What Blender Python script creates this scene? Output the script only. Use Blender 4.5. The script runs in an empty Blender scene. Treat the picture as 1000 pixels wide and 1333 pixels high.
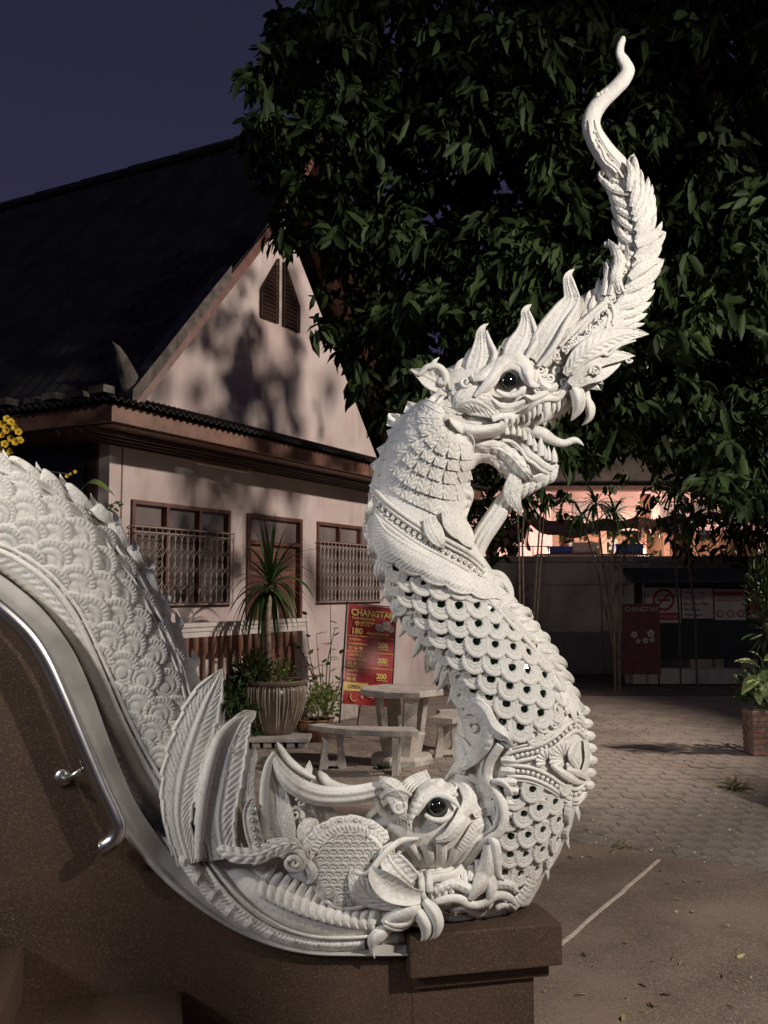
import bpy, bmesh, math, random
import numpy as np
from mathutils import Vector, Matrix, noise
R = math.radians
random.seed(7); rng = np.random.default_rng(11)
scn = bpy.context.scene
COL = scn.collection

# ------------------------------------------------------------------ camera
FPX = 1250.0; PITCH = R(4.75); CAMZ = 1.75
cam_d = bpy.data.cameras.new('camera'); cam = bpy.data.objects.new('camera', cam_d); COL.objects.link(cam)
cam.location = (0, 0, CAMZ); cam.rotation_euler = (R(90) + PITCH, 0, 0)
cam_d.sensor_fit = 'VERTICAL'; cam_d.sensor_height = 36; cam_d.lens = 36 * FPX / 1333.0
cam_d.clip_start = .05; cam_d.clip_end = 500
scn.camera = cam

# ------------------------------------------------------------------ dusk sky, lamps, exposure
SUN_AZ = R(36); SUN_EL = R(25)
w = bpy.data.worlds.new('World'); scn.world = w; w.use_nodes = True
nt = w.node_tree; nt.nodes.clear()
tc = nt.nodes.new('ShaderNodeTexCoord'); sx = nt.nodes.new('ShaderNodeSeparateXYZ')
rp = nt.nodes.new('ShaderNodeValToRGB'); bg = nt.nodes.new('ShaderNodeBackground'); out = nt.nodes.new('ShaderNodeOutputWorld')
rp.color_ramp.elements[0].position = .0; rp.color_ramp.elements[0].color = (.048, .042, .088, 1)
rp.color_ramp.elements[1].position = .75; rp.color_ramp.elements[1].color = (.015, .0155, .038, 1)
nt.links.new(tc.outputs['Generated'], sx.inputs[0]); nt.links.new(sx.outputs['Z'], rp.inputs[0])
nt.links.new(rp.outputs[0], bg.inputs[0]); nt.links.new(bg.outputs[0], out.inputs[0]); bg.inputs[1].default_value = .85

def aim(o, target):
    o.rotation_euler = (Vector(target) - o.location).to_track_quat('-Z', 'Y').to_euler()
def lamp(name, kind, loc, energy, color, target=None, **kw):
    d = bpy.data.lights.new(name, kind); o = bpy.data.objects.new(name, d); COL.objects.link(o)
    o.location = loc; d.energy = energy; d.color = color
    for k, v in kw.items(): setattr(d, k, v)
    if target: aim(o, target)
    return o
key = lamp('weak_fill_sun', 'SUN', (9, -13, 8), .10, (1, .9, .76), angle=R(.6))  # weak sun added as base light for the far things
key.rotation_euler = Vector((-math.sin(SUN_AZ) * math.cos(SUN_EL), math.cos(SUN_AZ) * math.cos(SUN_EL), -math.sin(SUN_EL))).to_track_quat('-Z', 'Y').to_euler()
lamp('street_lamp', 'SPOT', (5.1, -.2, 5.3), 2150, (1, .935, .85), (.3, 5.2, .6), spot_size=R(75), spot_blend=.65, shadow_soft_size=.14)
lamp('courtyard_lamp', 'SPOT', (6.8, 9.8, 5.7), 2300, (1, .84, .75), (-1.6, 12.6, 2.6), spot_size=R(100), spot_blend=.5, shadow_soft_size=.11)
lamp('cool_fill_lamp', 'SPOT', (-5.5, -2.5, 4.6), 820, (.84, .89, 1), (-.1, 3.5, 1.15), spot_size=R(44), spot_blend=1, shadow_soft_size=.5)  # cool fill lamp added at the left, lifts the statue's shaded side
lamp('stair_lamp', 'SPOT', (-3.3, .9, 3.6), 330, (1, .91, .77), (-1.35, 3.1, 1.95), spot_size=R(34), spot_blend=.9, shadow_soft_size=.12)
lamp('yard_lamp', 'POINT', (7.1, 26.2, 2.7), 760, (1, .74, .60), shadow_soft_size=.25)
lamp('yard_lamp', 'POINT', (3.9, 25.6, 2.6), 360, (1, .72, .66), shadow_soft_size=.25)

vs = scn.view_settings
vs.view_transform = 'Standard'; vs.look = 'None'; vs.exposure = 0; vs.gamma = 1; vs.use_curve_mapping = False
scn.cycles.max_bounces = 6

# ------------------------------------------------------------------ ray helpers (photo pixels -> world)
CP = np.array([0, 0, CAMZ]); FW = np.array([0, math.cos(PITCH), math.sin(PITCH)]); UP = np.array([0, -math.sin(PITCH), math.cos(PITCH)])
def rays(x, y):
    x = np.asarray(x, float); y = np.asarray(y, float)
    return FW + ((x - 500) / FPX)[..., None] * np.array([1., 0, 0]) + ((666.5 - y) / FPX)[..., None] * UP
def on_plane(x, y, q, n, off=0.):
    r = rays(x, y); n = np.asarray(n, float)
    t = (np.asarray(off) - n @ (CP - np.asarray(q))) / (r @ n)
    return CP + r * t[..., None]
def G(x, y, z=0.): return Vector(on_plane(x, y, (0, 0, z), (0, 0, 1)))
def at_depth(x, y, d):
    r = rays(x, y); return Vector(CP + r * (d / r[1]))
# statue plane: turned 13 degrees, 3.5 m away
SN = np.array([math.sin(R(13)), -math.cos(R(13)), 0]); SU = np.array([math.cos(R(13)), math.sin(R(13)), 0]); SQ = np.array([.28, 3.5, 0])
K = .0028
def S(P):
    P = np.asarray(P, float); return on_plane(P[..., 0], P[..., 1], SQ, SN, P[..., 2] * K)

# ------------------------------------------------------------------ materials
def nodes(name):
    m = bpy.data.materials.new(name); m.use_nodes = True
    t = m.node_tree; b = t.nodes['Principled BSDF']; return m, t, b
def mat(name, c, rough=.7, streak=None, metal=0, var=.12, scale=6, bump=0, bscale=40, c2=None, island=0, spec=.5, trans=0, speck=None, emit=None, dist=.004, bump2=0, b2scale=300):
    m, t, b = nodes(name); N = t.nodes.new; L = t.links.new
    b.inputs['Roughness'].default_value = rough; b.inputs['Metallic'].default_value = metal
    b.inputs['Specular IOR Level'].default_value = spec
    tcn = N('ShaderNodeTexCoord'); nz = N('ShaderNodeTexNoise'); nz.inputs['Scale'].default_value = scale; nz.inputs['Detail'].default_value = 6
    L(tcn.outputs['Object'], nz.inputs[0])
    mx = N('ShaderNodeMix'); mx.data_type = 'RGBA'
    c2 = c2 or tuple(v * (1 - var * 2) for v in c)
    mx.inputs[6].default_value = (*c, 1); mx.inputs[7].default_value = (*c2, 1)
    mr = N('ShaderNodeMapRange'); mr.inputs[1].default_value = .38; mr.inputs[2].default_value = .68; L(nz.outputs[0], mr.inputs[0]); L(mr.outputs[0], mx.inputs[0])
    col = mx.outputs[2]
    if island:
        g = N('ShaderNodeNewGeometry'); hs = N('ShaderNodeHueSaturation'); m2 = N('ShaderNodeMapRange')
        m2.inputs[3].default_value = 1 - island; m2.inputs[4].default_value = 1 + island
        L(g.outputs['Random Per Island'], m2.inputs[0]); L(m2.outputs[0], hs.inputs['Value']); L(col, hs.inputs['Color']); col = hs.outputs[0]
    if streak:
        mp = N('ShaderNodeMapping'); mp.inputs['Scale'].default_value = streak[0]; L(tcn.outputs['Object'], mp.inputs[0])
        n5 = N('ShaderNodeTexNoise'); n5.inputs['Scale'].default_value = 1; n5.inputs['Detail'].default_value = 8; n5.inputs['Roughness'].default_value = .65; L(mp.outputs[0], n5.inputs[0])
        r5 = N('ShaderNodeMapRange'); r5.inputs[1].default_value = streak[2]; r5.inputs[2].default_value = streak[2] + .16; r5.inputs[4].default_value = streak[3]; L(n5.outputs[0], r5.inputs[0])
        m5 = N('ShaderNodeMix'); m5.data_type = 'RGBA'; L(r5.outputs[0], m5.inputs[0]); L(col, m5.inputs[6]); m5.inputs[7].default_value = (*streak[1], 1); col = m5.outputs[2]
    if speck:
        sc_, cc, amt = speck
        v = N('ShaderNodeTexVoronoi'); v.inputs['Scale'].default_value = sc_; L(tcn.outputs['Object'], v.inputs[0])
        r2 = N('ShaderNodeValToRGB'); r2.color_ramp.interpolation = 'CONSTANT'
        r2.color_ramp.elements[0].color = (0, 0, 0, 1); r2.color_ramp.elements[1].color = (1, 1, 1, 1); r2.color_ramp.elements[1].position = amt
        sp = N('ShaderNodeSeparateColor'); L(v.outputs['Color'], sp.inputs[0]); L(sp.outputs[0], r2.inputs[0])
        m3 = N('ShaderNodeMix'); m3.data_type = 'RGBA'; L(r2.outputs[0], m3.inputs[0]); L(col, m3.inputs[6]); m3.inputs[7].default_value = (*cc, 1); col = m3.outputs[2]
    L(col, b.inputs['Base Color'])
    if trans:
        b.inputs['Transmission Weight'].default_value = trans
    if bump:
        n2 = N('ShaderNodeTexNoise'); n2.inputs['Scale'].default_value = bscale; n2.inputs['Detail'].default_value = 5; L(tcn.outputs['Object'], n2.inputs[0])
        bp = N('ShaderNodeBump'); bp.inputs['Strength'].default_value = bump; bp.inputs['Distance'].default_value = dist; L(n2.outputs[0], bp.inputs['Height']); nrm = bp.outputs[0]
        if bump2:
            n3 = N('ShaderNodeTexNoise'); n3.inputs['Scale'].default_value = b2scale; n3.inputs['Detail'].default_value = 2; L(tcn.outputs['Object'], n3.inputs[0])
            bp2 = N('ShaderNodeBump'); bp2.inputs['Strength'].default_value = bump2; bp2.inputs['Distance'].default_value = .002; L(n3.outputs[0], bp2.inputs['Height']); L(nrm, bp2.inputs['Normal']); nrm = bp2.outputs[0]
        L(nrm, b.inputs['Normal'])
    if emit:
        b.inputs['Emission Color'].default_value = (*emit[0], 1); b.inputs['Emission Strength'].default_value = emit[1]
    return m
M = {}
M['plaster'] = mat('white_painted_stucco', (.76, .73, .67), .62, streak=((14, 14, 3.2), (.40, .35, .28), .54, .55), var=.08, scale=7, speck=(330, (.34, .30, .25), .975), bump=.5, bscale=70, dist=.005, bump2=.5, b2scale=380)
M['cap'] = mat('bare_cement_cap', streak=((9, 9, 2.5), (.26, .235, .20), .55, .6), c=(.44, .42, .385), rough=.8, var=.16, scale=7, bump=.3, bscale=50)
M['gem'] = mat('dark_green_glass', (.002, .009, .004), .06, spec=.8, var=.1)
M['eyeglass'] = mat('black_glass', (.006, .008, .006), .03, spec=.9, var=.05)
M['terrazzo'] = mat('washed_gravel_brown', (.058, .029, .014), .75, var=.25, scale=3, streak=((2, 2, 1), (.026, .015, .009), .5, .7), speck=(300, (.10, .058, .032), .86), bump=.9, bscale=240, dist=.003)
M['steel'] = mat('stainless_steel', (.66, .64, .62), .27, metal=1, var=.08, scale=20)
M['gravel'] = mat('washed_gravel_floor', streak=((.9, .9, 1), (.115, .086, .068), .47, .8), c=(.255, .182, .138), rough=.85, var=.24, scale=1.6, speck=(190, (.34, .25, .185), .80), bump=.8, bscale=160, dist=.004)
M['paver'] = mat('worn_paver', streak=((1.1, 1.1, 1), (.13, .105, .08), .5, .75), c=(.26, .215, .175), rough=.85, var=.22, scale=2.3, speck=(200, (.40, .34, .28), .8), bump=.9, bscale=60, dist=.006, island=.12)
M['soil'] = mat('dusty_ground', (.17, .135, .105), .95, var=.3, scale=1.3, bump=.6, bscale=30, dist=.01)
M['line'] = mat('joint_strip', (.72, .60, .50), .8, var=.15, scale=30, bump=.3)
M['pink'] = mat('pink_plaster', streak=((2.6, 2.6, .6), (.40, .31, .28), .54, .55), c=(.76, .67, .62), rough=.85, var=.13, scale=1.6, bump=.25, bscale=25, c2=(.62, .50, .455))
M['roof'] = mat('old_roof_tile', streak=((3, 3, 3), (.10, .09, .08), .56, .6), c=(.045, .043, .040), rough=.9, var=.3, scale=2.5, bump=.6, bscale=12)
M['roof2'] = mat('weathered_ridge', (.17, .15, .13), .9, var=.3, scale=8, bump=.6, bscale=20)
M['brownwood'] = mat('brown_painted_wood', (.24, .125, .08), .6, var=.2, scale=9, bump=.2)
M['redwood'] = mat('red_brown_wood', (.19, .085, .06), .5, var=.2, scale=9, bump=.2)
M['darkwood'] = mat('dark_wood', (.06, .03, .022), .6, var=.2, scale=9, bump=.2)
M['pane'] = mat('window_glass', (.19, .17, .16), .12, spec=.6, var=.2, scale=2, c2=(.34, .28, .26))
M['dark'] = mat('dark_interior', (.012, .011, .01), .8)
M['grille'] = mat('painted_grille', (.52, .45, .41), .5)
M['white'] = mat('white_paint', (.78, .73, .66), .6, var=.08, scale=6, bump=.15)
M['greenglass'] = mat('shaded_green_panel', (.010, .014, .009), .35, var=.3, scale=1.5)  # green panels made near-black, shade of trees and eave put into the colour
M['concrete'] = mat('cast_terrazzo', (.66, .61, .53), .75, var=.18, scale=8, speck=(220, (.28, .25, .22), .8), bump=.4, bscale=50)
M['glaze'] = mat('glazed_pot', (.15, .115, .08), .25, var=.2, scale=4, c2=(.10, .07, .05))
M['clay'] = mat('terracotta', (.34, .17, .09), .8, var=.2, scale=8, bump=.3)
M['brick'] = mat('old_brick', (.36, .19, .13), .9, var=.25, scale=14, bump=.6, bscale=60)
M['mortar'] = mat('mortar', (.32, .28, .24), .95, var=.2, scale=20)
M['bark'] = mat('bark', (.16, .12, .085), .9, var=.3, scale=14, bump=.8, bscale=30, dist=.02)
M['cane'] = mat('cane_stem', (.40, .33, .24), .7, var=.25, scale=20, bump=.4)
M['mango'] = mat('tree_leaf', (.032, .050, .015), .55, var=.2, scale=2, island=.55, c2=(.022, .036, .010), spec=.2)
M['drac'] = mat('dracaena_leaf', (.06, .13, .035), .4, var=.2, scale=5, island=.3)
M['bush'] = mat('bush_leaf', (.055, .10, .03), .5, var=.2, scale=5, island=.45)
M['bushy'] = mat('yellow_green_leaf', (.17, .22, .05), .5, var=.2, scale=5, island=.35)
M['dief'] = mat('variegated_leaf', (.44, .52, .20), .42, var=.2, scale=26, c2=(.12, .22, .06), island=.15)
M['yellow'] = mat('yellow_petal', (.78, .50, .03), .6, var=.12, scale=30)
M['red'] = mat('red_vinyl', (.48, .045, .045), .4, var=.08, scale=3)
M['dimred'] = mat('shaded_red_board', (.17, .055, .05), .6, var=.2, scale=5)  # poster red darkened, the shade it stands in is put into the colour
M['gold'] = mat('yellow_print', (.85, .62, .20), .5, var=.03)
M['black'] = mat('black_metal', (.02, .02, .02), .4)
M['wallgrey'] = mat('grey_rendered_wall', streak=((1.6, 1.6, .4), (.26, .23, .20), .5, .7), c=(.55, .50, .44), rough=.9, var=.2, scale=1.2, bump=.4, bscale=20)
M['signwhite'] = mat('sign_white', (.62, .56, .50), .5, var=.12, scale=4)
M['signred'] = mat('sign_red', (.45, .05, .05), .5)
M['blackp'] = mat('black_print', (.03, .03, .03), .5)
M['yardwall'] = mat('yard_pink_wall', (.68, .46, .42), .8, var=.08, scale=1.2)
M['tarp'] = mat('brown_tarp', (.20, .12, .09), .6, var=.3, scale=4, bump=.5, bscale=8, dist=.03)
M['blue'] = mat('blue_plastic', (.05, .10, .42), .4, var=.1)
M['grass'] = mat('dry_grass', (.34, .30, .14), .8, var=.2, island=.3)
M['clothgrey'] = mat('folded_sheet', (.6, .55, .52), .7)

# ------------------------------------------------------------------ object helpers
def tag(o, label=None, cat=None, group=None, kind=None):
    if label: o['label'] = label
    if cat: o['category'] = cat
    if group: o['group'] = group
    if kind: o['kind'] = kind
    return o
def empty(name, loc, label=None, cat=None, group=None):
    o = bpy.data.objects.new(name, None); COL.objects.link(o); o.location = loc; o.empty_display_size = .1
    return tag(o, label, cat, group)
def origin_of(p):
    v = Vector((0, 0, 0))
    while p is not None: v = v + p.location; p = p.parent
    return v
def from_arrays(name, V, F4, material, parent=None, smooth=True, kind=None):
    """V: (n,3) world; F4: (m,4) quads (or (m,3))"""
    me = bpy.data.meshes.new(name); V = np.asarray(V, float); off = np.array(origin_of(parent)) if parent else np.zeros(3)
    me.vertices.add(len(V)); me.vertices.foreach_set('co', (V - off).astype(np.float32).ravel())
    k = F4.shape[1]; me.loops.add(F4.size); me.loops.foreach_set('vertex_index', F4.astype(np.int32).ravel())
    me.polygons.add(len(F4)); me.polygons.foreach_set('loop_start', np.arange(0, F4.size, k, dtype=np.int32))
    me.polygons.foreach_set('loop_total', np.full(len(F4), k, dtype=np.int32))
    me.polygons.foreach_set('use_smooth', np.full(len(F4), smooth))
    me.update(calc_edges=True); me.validate()
    me.materials.append(material)
    o = bpy.data.objects.new(name, me); COL.objects.link(o)
    if parent: o.parent = parent
    if kind: o['kind'] = kind
    return o
def grid_faces(nu, nv, wrapv=False, wrapu=False):
    u = np.arange(nu if wrapu else nu - 1); v = np.arange(nv if wrapv else nv - 1)
    U, Vv = np.meshgrid(u, v, indexing='ij'); U2 = (U + 1) % nu; V2 = (Vv + 1) % nv
    return np.stack([U * nv + Vv, U2 * nv + Vv, U2 * nv + V2, U * nv + V2], -1).reshape(-1, 4)
class MB:
    def __init__(s, fr=None): s.v = []; s.f = []; s.fr = fr
    def add(s, vs_, fs):
        b = len(s.v)
        for p in vs_:
            s.v.append(tuple(s.fr(*p)) if s.fr else tuple(p))
        s.f += [tuple(i + b for i in f) for f in fs]; return s
    def box(s, x0, x1, y0, y1, z0, z1):
        return s.add([(x0, y0, z0), (x1, y0, z0), (x1, y1, z0), (x0, y1, z0), (x0, y0, z1), (x1, y0, z1), (x1, y1, z1), (x0, y1, z1)],
                     [(0, 3, 2, 1), (4, 5, 6, 7), (0, 1, 5, 4), (1, 2, 6, 5), (2, 3, 7, 6), (3, 0, 4, 7)])
    def prism(s, poly, a, b, ax=1):
        n = len(poly)
        def mk(p, t): return (p[0], t, p[1]) if ax == 1 else ((t, p[0], p[1]) if ax == 0 else (p[0], p[1], t))
        return s.add([mk(p, a) for p in poly] + [mk(p, b) for p in poly],
                     [tuple(range(n)), tuple(reversed(range(n, 2 * n)))] + [(i, (i + 1) % n, n + (i + 1) % n, n + i)[::-1] for i in range(n)])
    def tube(s, pts, r, n=6, cap=True):
        pts = [Vector(p) for p in pts]; rs = r if isinstance(r, (list, tuple)) else [r] * len(pts); vs_ = []; fs = []
        up = None
        for i, p in enumerate(pts):
            t = (pts[min(i + 1, len(pts) - 1)] - pts[max(i - 1, 0)]).normalized()
            if up is None: up = Vector((0, 0, 1)) if abs(t.z) < .9 else Vector((1, 0, 0))
            a = t.cross(up).normalized(); b_ = a.cross(t); up = b_
            for k in range(n):
                q = 2 * math.pi * k / n; vs_.append(p + a * (rs[i] * math.cos(q)) + b_ * (rs[i] * math.sin(q)))
            if i: fs += [((i - 1) * n + k, (i - 1) * n + (k + 1) % n, i * n + (k + 1) % n, i * n + k) for k in range(n)]
        if cap: fs += [tuple(reversed(range(n))), tuple((len(pts) - 1) * n + k for k in range(n))]
        return s.add(vs_, fs)
    def lathe(s, c, prof, n=24, rot=0):
        vs_ = [(c[0] + r * math.cos(rot + 2 * math.pi * k / n), c[1] + r * math.sin(rot + 2 * math.pi * k / n), c[2] + z) for r, z in prof for k in range(n)]
        m = len(prof); fs = [(i * n + k, i * n + (k + 1) % n, (i + 1) * n + (k + 1) % n, (i + 1) * n + k) for i in range(m - 1) for k in range(n)]
        fs += [tuple(reversed(range(n))), tuple((m - 1) * n + k for k in range(n))]
        return s.add(vs_, fs)
    def build(s, name, material, parent=None, smooth=False, bevel=0, kind=None, auto=None):
        me = bpy.data.meshes.new(name); off = origin_of(parent) if parent else Vector((0, 0, 0))
        me.from_pydata([Vector(p) - off for p in s.v], [], s.f); me.materials.append(material)
        bm = bmesh.new(); bm.from_mesh(me); bmesh.ops.recalc_face_normals(bm, faces=bm.faces)
        if bevel:
            bmesh.ops.bevel(bm, geom=[e for e in bm.edges if len(e.link_faces) == 2 and e.calc_face_angle(0) > .5], offset=bevel, segments=2, affect='EDGES', profile=.6)
        bm.to_mesh(me); bm.free()
        if smooth:
            me.polygons.foreach_set('use_smooth', [True] * len(me.polygons))
            if auto: me.set_sharp_from_angle(angle=R(auto))
        me.update()
        o = bpy.data.objects.new(name, me); COL.objects.link(o)
        if parent: o.parent = parent
        if kind: o['kind'] = kind
        return o
def struct(mb, name, m, **k): o = mb.build(name, m, **k); o['kind'] = 'structure'; return o
def text_mesh(name, txt, origin, ux, uz, size, material, parent, ext=.0015, squash=1., align='LEFT', bold=0):
    """flat lettering: origin bottom-left, ux/uz unit vectors"""
    cu = bpy.data.curves.new(name, 'FONT'); cu.body = txt; cu.size = size; cu.extrude = ext; cu.align_x = align; cu.offset = bold
    o = bpy.data.objects.new(name, cu); COL.objects.link(o)
    dg = bpy.context.evaluated_depsgraph_get(); me = bpy.data.meshes.new_from_object(o.evaluated_get(dg))
    bpy.data.objects.remove(o); me.name = name; me.materials.clear(); me.materials.append(material)
    ux = Vector(ux); uz = Vector(uz); un = ux.cross(uz)
    mt = Matrix(((ux.x * squash, uz.x, un.x, 0), (ux.y * squash, uz.y, un.y, 0), (ux.z * squash, uz.z, un.z, 0), (0, 0, 0, 1)))
    off = origin_of(parent) if parent else Vector((0, 0, 0))
    me.transform(Matrix.Translation(Vector(origin) - off) @ mt)
    o = bpy.data.objects.new(name, me); COL.objects.link(o); o.parent = parent
    return o
def cr(P, n):
    """Catmull-Rom through the rows of P, n samples evenly spread by chord"""
    P = np.asarray(P, float)
    if len(P) == 2: t = np.linspace(0, 1, n)[:, None]; return P[0] * (1 - t) + P[1] * t
    d = np.r_[0, np.cumsum(np.maximum(np.linalg.norm(np.diff(P[:, :2], axis=0), axis=1), 1e-6))]
    Q = np.vstack([2 * P[0] - P[1], P, 2 * P[-1] - P[-2]])
    s = np.linspace(0, d[-1], n); i = np.clip(np.searchsorted(d, s, side='right') - 1, 0, len(P) - 2)
    t = ((s - d[i]) / (d[i + 1] - d[i]))[:, None]; a, b, c, e = Q[i], Q[i + 1], Q[i + 2], Q[i + 3]
    return .5 * (2 * b + (c - a) * t + (2 * a - 5 * b + 4 * c - e) * t ** 2 + (3 * b - a - 3 * c + e) * t ** 3)
def leaf_cloud(name, C, D, Ln, Wd, material, parent=None, kind='stuff', droop=.25):
    """many separate folded leaves: C centres, D directions, Ln lengths, Wd widths"""
    n = len(C); D = D / np.linalg.norm(D, axis=1)[:, None]
    rnd = rng.normal(size=(n, 3)); side = np.cross(D, rnd); side /= np.linalg.norm(side, axis=1)[:, None]; up = np.cross(side, D)
    T = np.array([(0, 0, 0), (.28, -.42, .05), (.28, 0, -.03), (.28, .42, .05), (.68, -.46, .02), (.68, 0, -.06), (.68, .46, .02), (1, 0, -.14)])
    V = C[:, None, :] + D[:, None, :] * (T[:, 0][None, :, None] * Ln[:, None, None]) + side[:, None, :] * (T[:, 1][None, :, None] * Wd[:, None, None]) + up[:, None, :] * (T[:, 2][None, :, None] * Ln[:, None, None])
    V[:, :, 2] -= droop * (T[:, 0] ** 2)[None, :] * Ln[:, None]
    F = np.array([(0, 2, 1, 0), (0, 3, 2, 0), (1, 2, 5, 4), (2, 3, 6, 5), (4, 5, 7, 4), (5, 6, 7, 5)])
    tri = np.array([(0, 2, 1), (0, 3, 2), (1, 2, 5), (1, 5, 4), (2, 3, 6), (2, 6, 5), (4, 5, 7), (5, 6, 7)])
    FF = (tri[None] + (np.arange(n) * 8)[:, None, None]).reshape(-1, 3)
    return from_arrays(name, V.reshape(-1, 3), FF, material, parent, smooth=True, kind=kind)
# ================================================================== GROUND
def sheet(name, pts, z, m, kind='structure', nsub=0):
    mb = MB(); mb.add([(p[0], p[1], z) for p in pts], [tuple(range(len(pts)))]); o = mb.build(name, m); o['kind'] = kind; return o
sheet('ground', [(-120, -60), (120, -60), (120, 200), (-120, 200)], -.03, M['soil'])
ga, gb = G(740, 1095), G(1000, 1136)
bd = (gb - ga).normalized(); edge = []
for i in range(90):
    p = ga + bd * (-5 + i * .11); edge.append((p.x + random.uniform(-.03, .03), p.y + random.uniform(-.05, .09)))
sheet('courtyard_floor', [(edge[-1][0] + 12, edge[-1][1] - 4)] + [(20, -20), (-20, -20), (-20, edge[0][1])] + edge, 0., M['gravel'])
# pavers
pav = MB(); pav.box(-.02, .02, -.02, .02, -.03, -.029); pavement = pav.build('pavement', M['soil']); pavement['kind'] = 'structure'; sheet('joint_sand', [(-14, 5.2), (14, 5.2), (14, 16.4), (-14, 16.4)], -.0045, M['paver']); pavement.location = (0, 8, 0)
HX = .108; GAP = .0035
hexm = bpy.data.meshes.new('paver'); vv = []
for z_, s_ in ((-.03, 1), (-.004, 1), (0, .95)):
    for k in range(6): vv.append(((HX - GAP) * s_ * math.cos(R(60 * k + 30)) * 1.0, (HX - GAP) * s_ * math.sin(R(60 * k + 30)) * 1.25, z_))
ff = [(r_ * 6 + k, r_ * 6 + (k + 1) % 6, r_ * 6 + 6 + (k + 1) % 6, r_ * 6 + 6 + k) for r_ in range(2) for k in range(6)] + [tuple(range(12, 18))]
hexm.from_pydata(vv, [], ff); hexm.materials.append(M['paver']); hexm.update()
cand = []
dxp = HX * math.sqrt(3); dyp = HX * 1.5 * 1.25
for r_ in range(46):
    for c_ in range(70):
        x = -4.5 + c_ * dxp + (dxp / 2 if r_ % 2 else 0); y = 5.4 + r_ * dyp
        t = (x - ga.x) / bd.x; yb = ga.y + bd.y * t
        if y < yb + .10 + random.uniform(-.05, .03): continue
        if x > 3.85 and 10.2 < y < 10.95: continue
        cand.append((x, y))
def inview(x, y):
    px_ = 500 + FPX * x / (y * math.cos(PITCH)); return -10 < px_ < 1010
vis = []
for x, y in cand:
    px_ = 500 + FPX * x / y; py_ = 770 + 1.75 * FPX / y
    hid = (px_ < 590) and py_ > 1010 or (590 < px_ < 745 and py_ > 980)
    if inview(x, y) and not hid: vis.append((y + (4 if px_ < 640 else 0), x, y))
vis.sort(); near = set((x, y) for _, x, y in vis[:298]); rest = []
for x, y in cand:
    if not (-4.4 < x < 7): continue
    dz = random.gauss(0, .002) + .003 * noise.noise((x * 2, y * 2, 0)); tx, ty = random.gauss(0, .012), random.gauss(0, .012)
    if (x, y) in near:
        o = bpy.data.objects.new('paver', hexm); COL.objects.link(o); o.parent = pavement; o.location = (x, y - 8, dz); o.rotation_euler = (tx, ty, random.gauss(0, .03)); o.location.x += random.gauss(0, .003); o.location.y += random.gauss(0, .003)
    else: rest.append((x, y, dz, tx, ty))
hv = np.array(vv); Vr = []; Fr = []
for x, y, dz, tx, ty in rest:
    q = hv + np.array([x, y, dz]); q[:, 2] += hv[:, 0] * -ty + hv[:, 1] * tx; Vr.append(q)
quads = np.array([f for f in ff if len(f) == 4]); top = np.array([(12, 13, 14, 15), (12, 15, 16, 17)]); qf = np.vstack([quads, top])
from_arrays('paver_field', np.concatenate(Vr), np.concatenate([qf + 18 * i for i in range(len(Vr))]), M['paver'], pavement, smooth=False, kind='stuff')
# hairline cracks in the washed floor
ck = MB()
for x0, y0, ang, n_ in ((880, 1135, -.5, 14), (985, 1215, 2.6, 16), (790, 1290, .3, 12)):
    p = G(x0, y0); a_ = ang
    pts = []
    for i in range(n_):
        a_ += random.gauss(0, .35); p = p + Vector((math.cos(a_), math.sin(a_), 0)) * .06; pts.append((p.x, p.y, .0005))
    ck.tube(pts, .0022, 4)
ck.build('floor_cracks', M['soil'], kind='stuff')
# joint strips in the washed floor
def strip(a, b, wd, name, h=.006):
    d = (b - a).normalized(); n_ = Vector((-d.y, d.x, 0)) * wd; mb = MB(); k = 24; L_ = []; Rr = []
    for i in range(k + 1):
        p = a.lerp(b, i / k) + Vector((-d.y, d.x, 0)) * (.007 * noise.noise((i * .31, 2, 0)) + .005 * noise.noise((i * 1.3, 7, 0))); j = 1 + .25 * noise.noise(p * 9); L_.append(p + n_ * j); Rr.append(p - n_ * j)
    vs_ = [(p.x, p.y, .0) for p in L_] + [(p.x, p.y, h) for p in L_] + [(p.x, p.y, h) for p in Rr] + [(p.x, p.y, 0) for p in Rr]; m_ = k + 1
    mb.add(vs_, [(r * m_ + i, r * m_ + i + 1, (r + 1) * m_ + i + 1, (r + 1) * m_ + i) for r in range(3) for i in range(k)])
    o = mb.build(name, M['line']); o['kind'] = 'structure'
j0 = G(730, 1230); j1 = G(858, 1120); strip(j0 - (j1 - j0) * .8, j1, .010, 'floor_joint')
# dry grass tuft and scraps on the pavers
def tuft(px_, py_, n, ln, m, label, cat='grass tuft'):
    g = G(px_, py_); C = np.tile(np.array(g), (n, 1)) + rng.normal(0, .03, (n, 3)) * [1, 1, 0]; D = rng.normal(0, 1, (n, 3)); D[:, 2] = np.abs(D[:, 2]) * .5 + .15
    o = leaf_cloud('grass_tuft', C - np.array(g), D, rng.uniform(.5, 1, n) * ln, np.full(n, .006), m, None, None); o.location = g; tag(o, label, cat); return o
tuft(955, 1027, 60, .22, M['grass'], 'dry yellow grass tuft lying on the pavers at the right')
tuft(806, 1103, 26, .10, M['grass'], 'small pale weed in the joint where pavers meet gravel floor')
tuft(498, 1000, 120, .10, M['bush'], 'low green weeds at the foot of the near stone bench')
tuft(425, 998, 90, .10, M['bush'], 'weeds growing beside the pierced leg of the near bench')
for i in range(46):
    px_, py_ = random.uniform(700, 1000), random.uniform(925, 1110)
    pass
lit = []
for i in range(150):
    g = G(random.uniform(560, 1000), random.uniform(930, 1120) if i < 100 else random.uniform(1120, 1330)); lit.append((g.x, g.y, .008))
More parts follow.
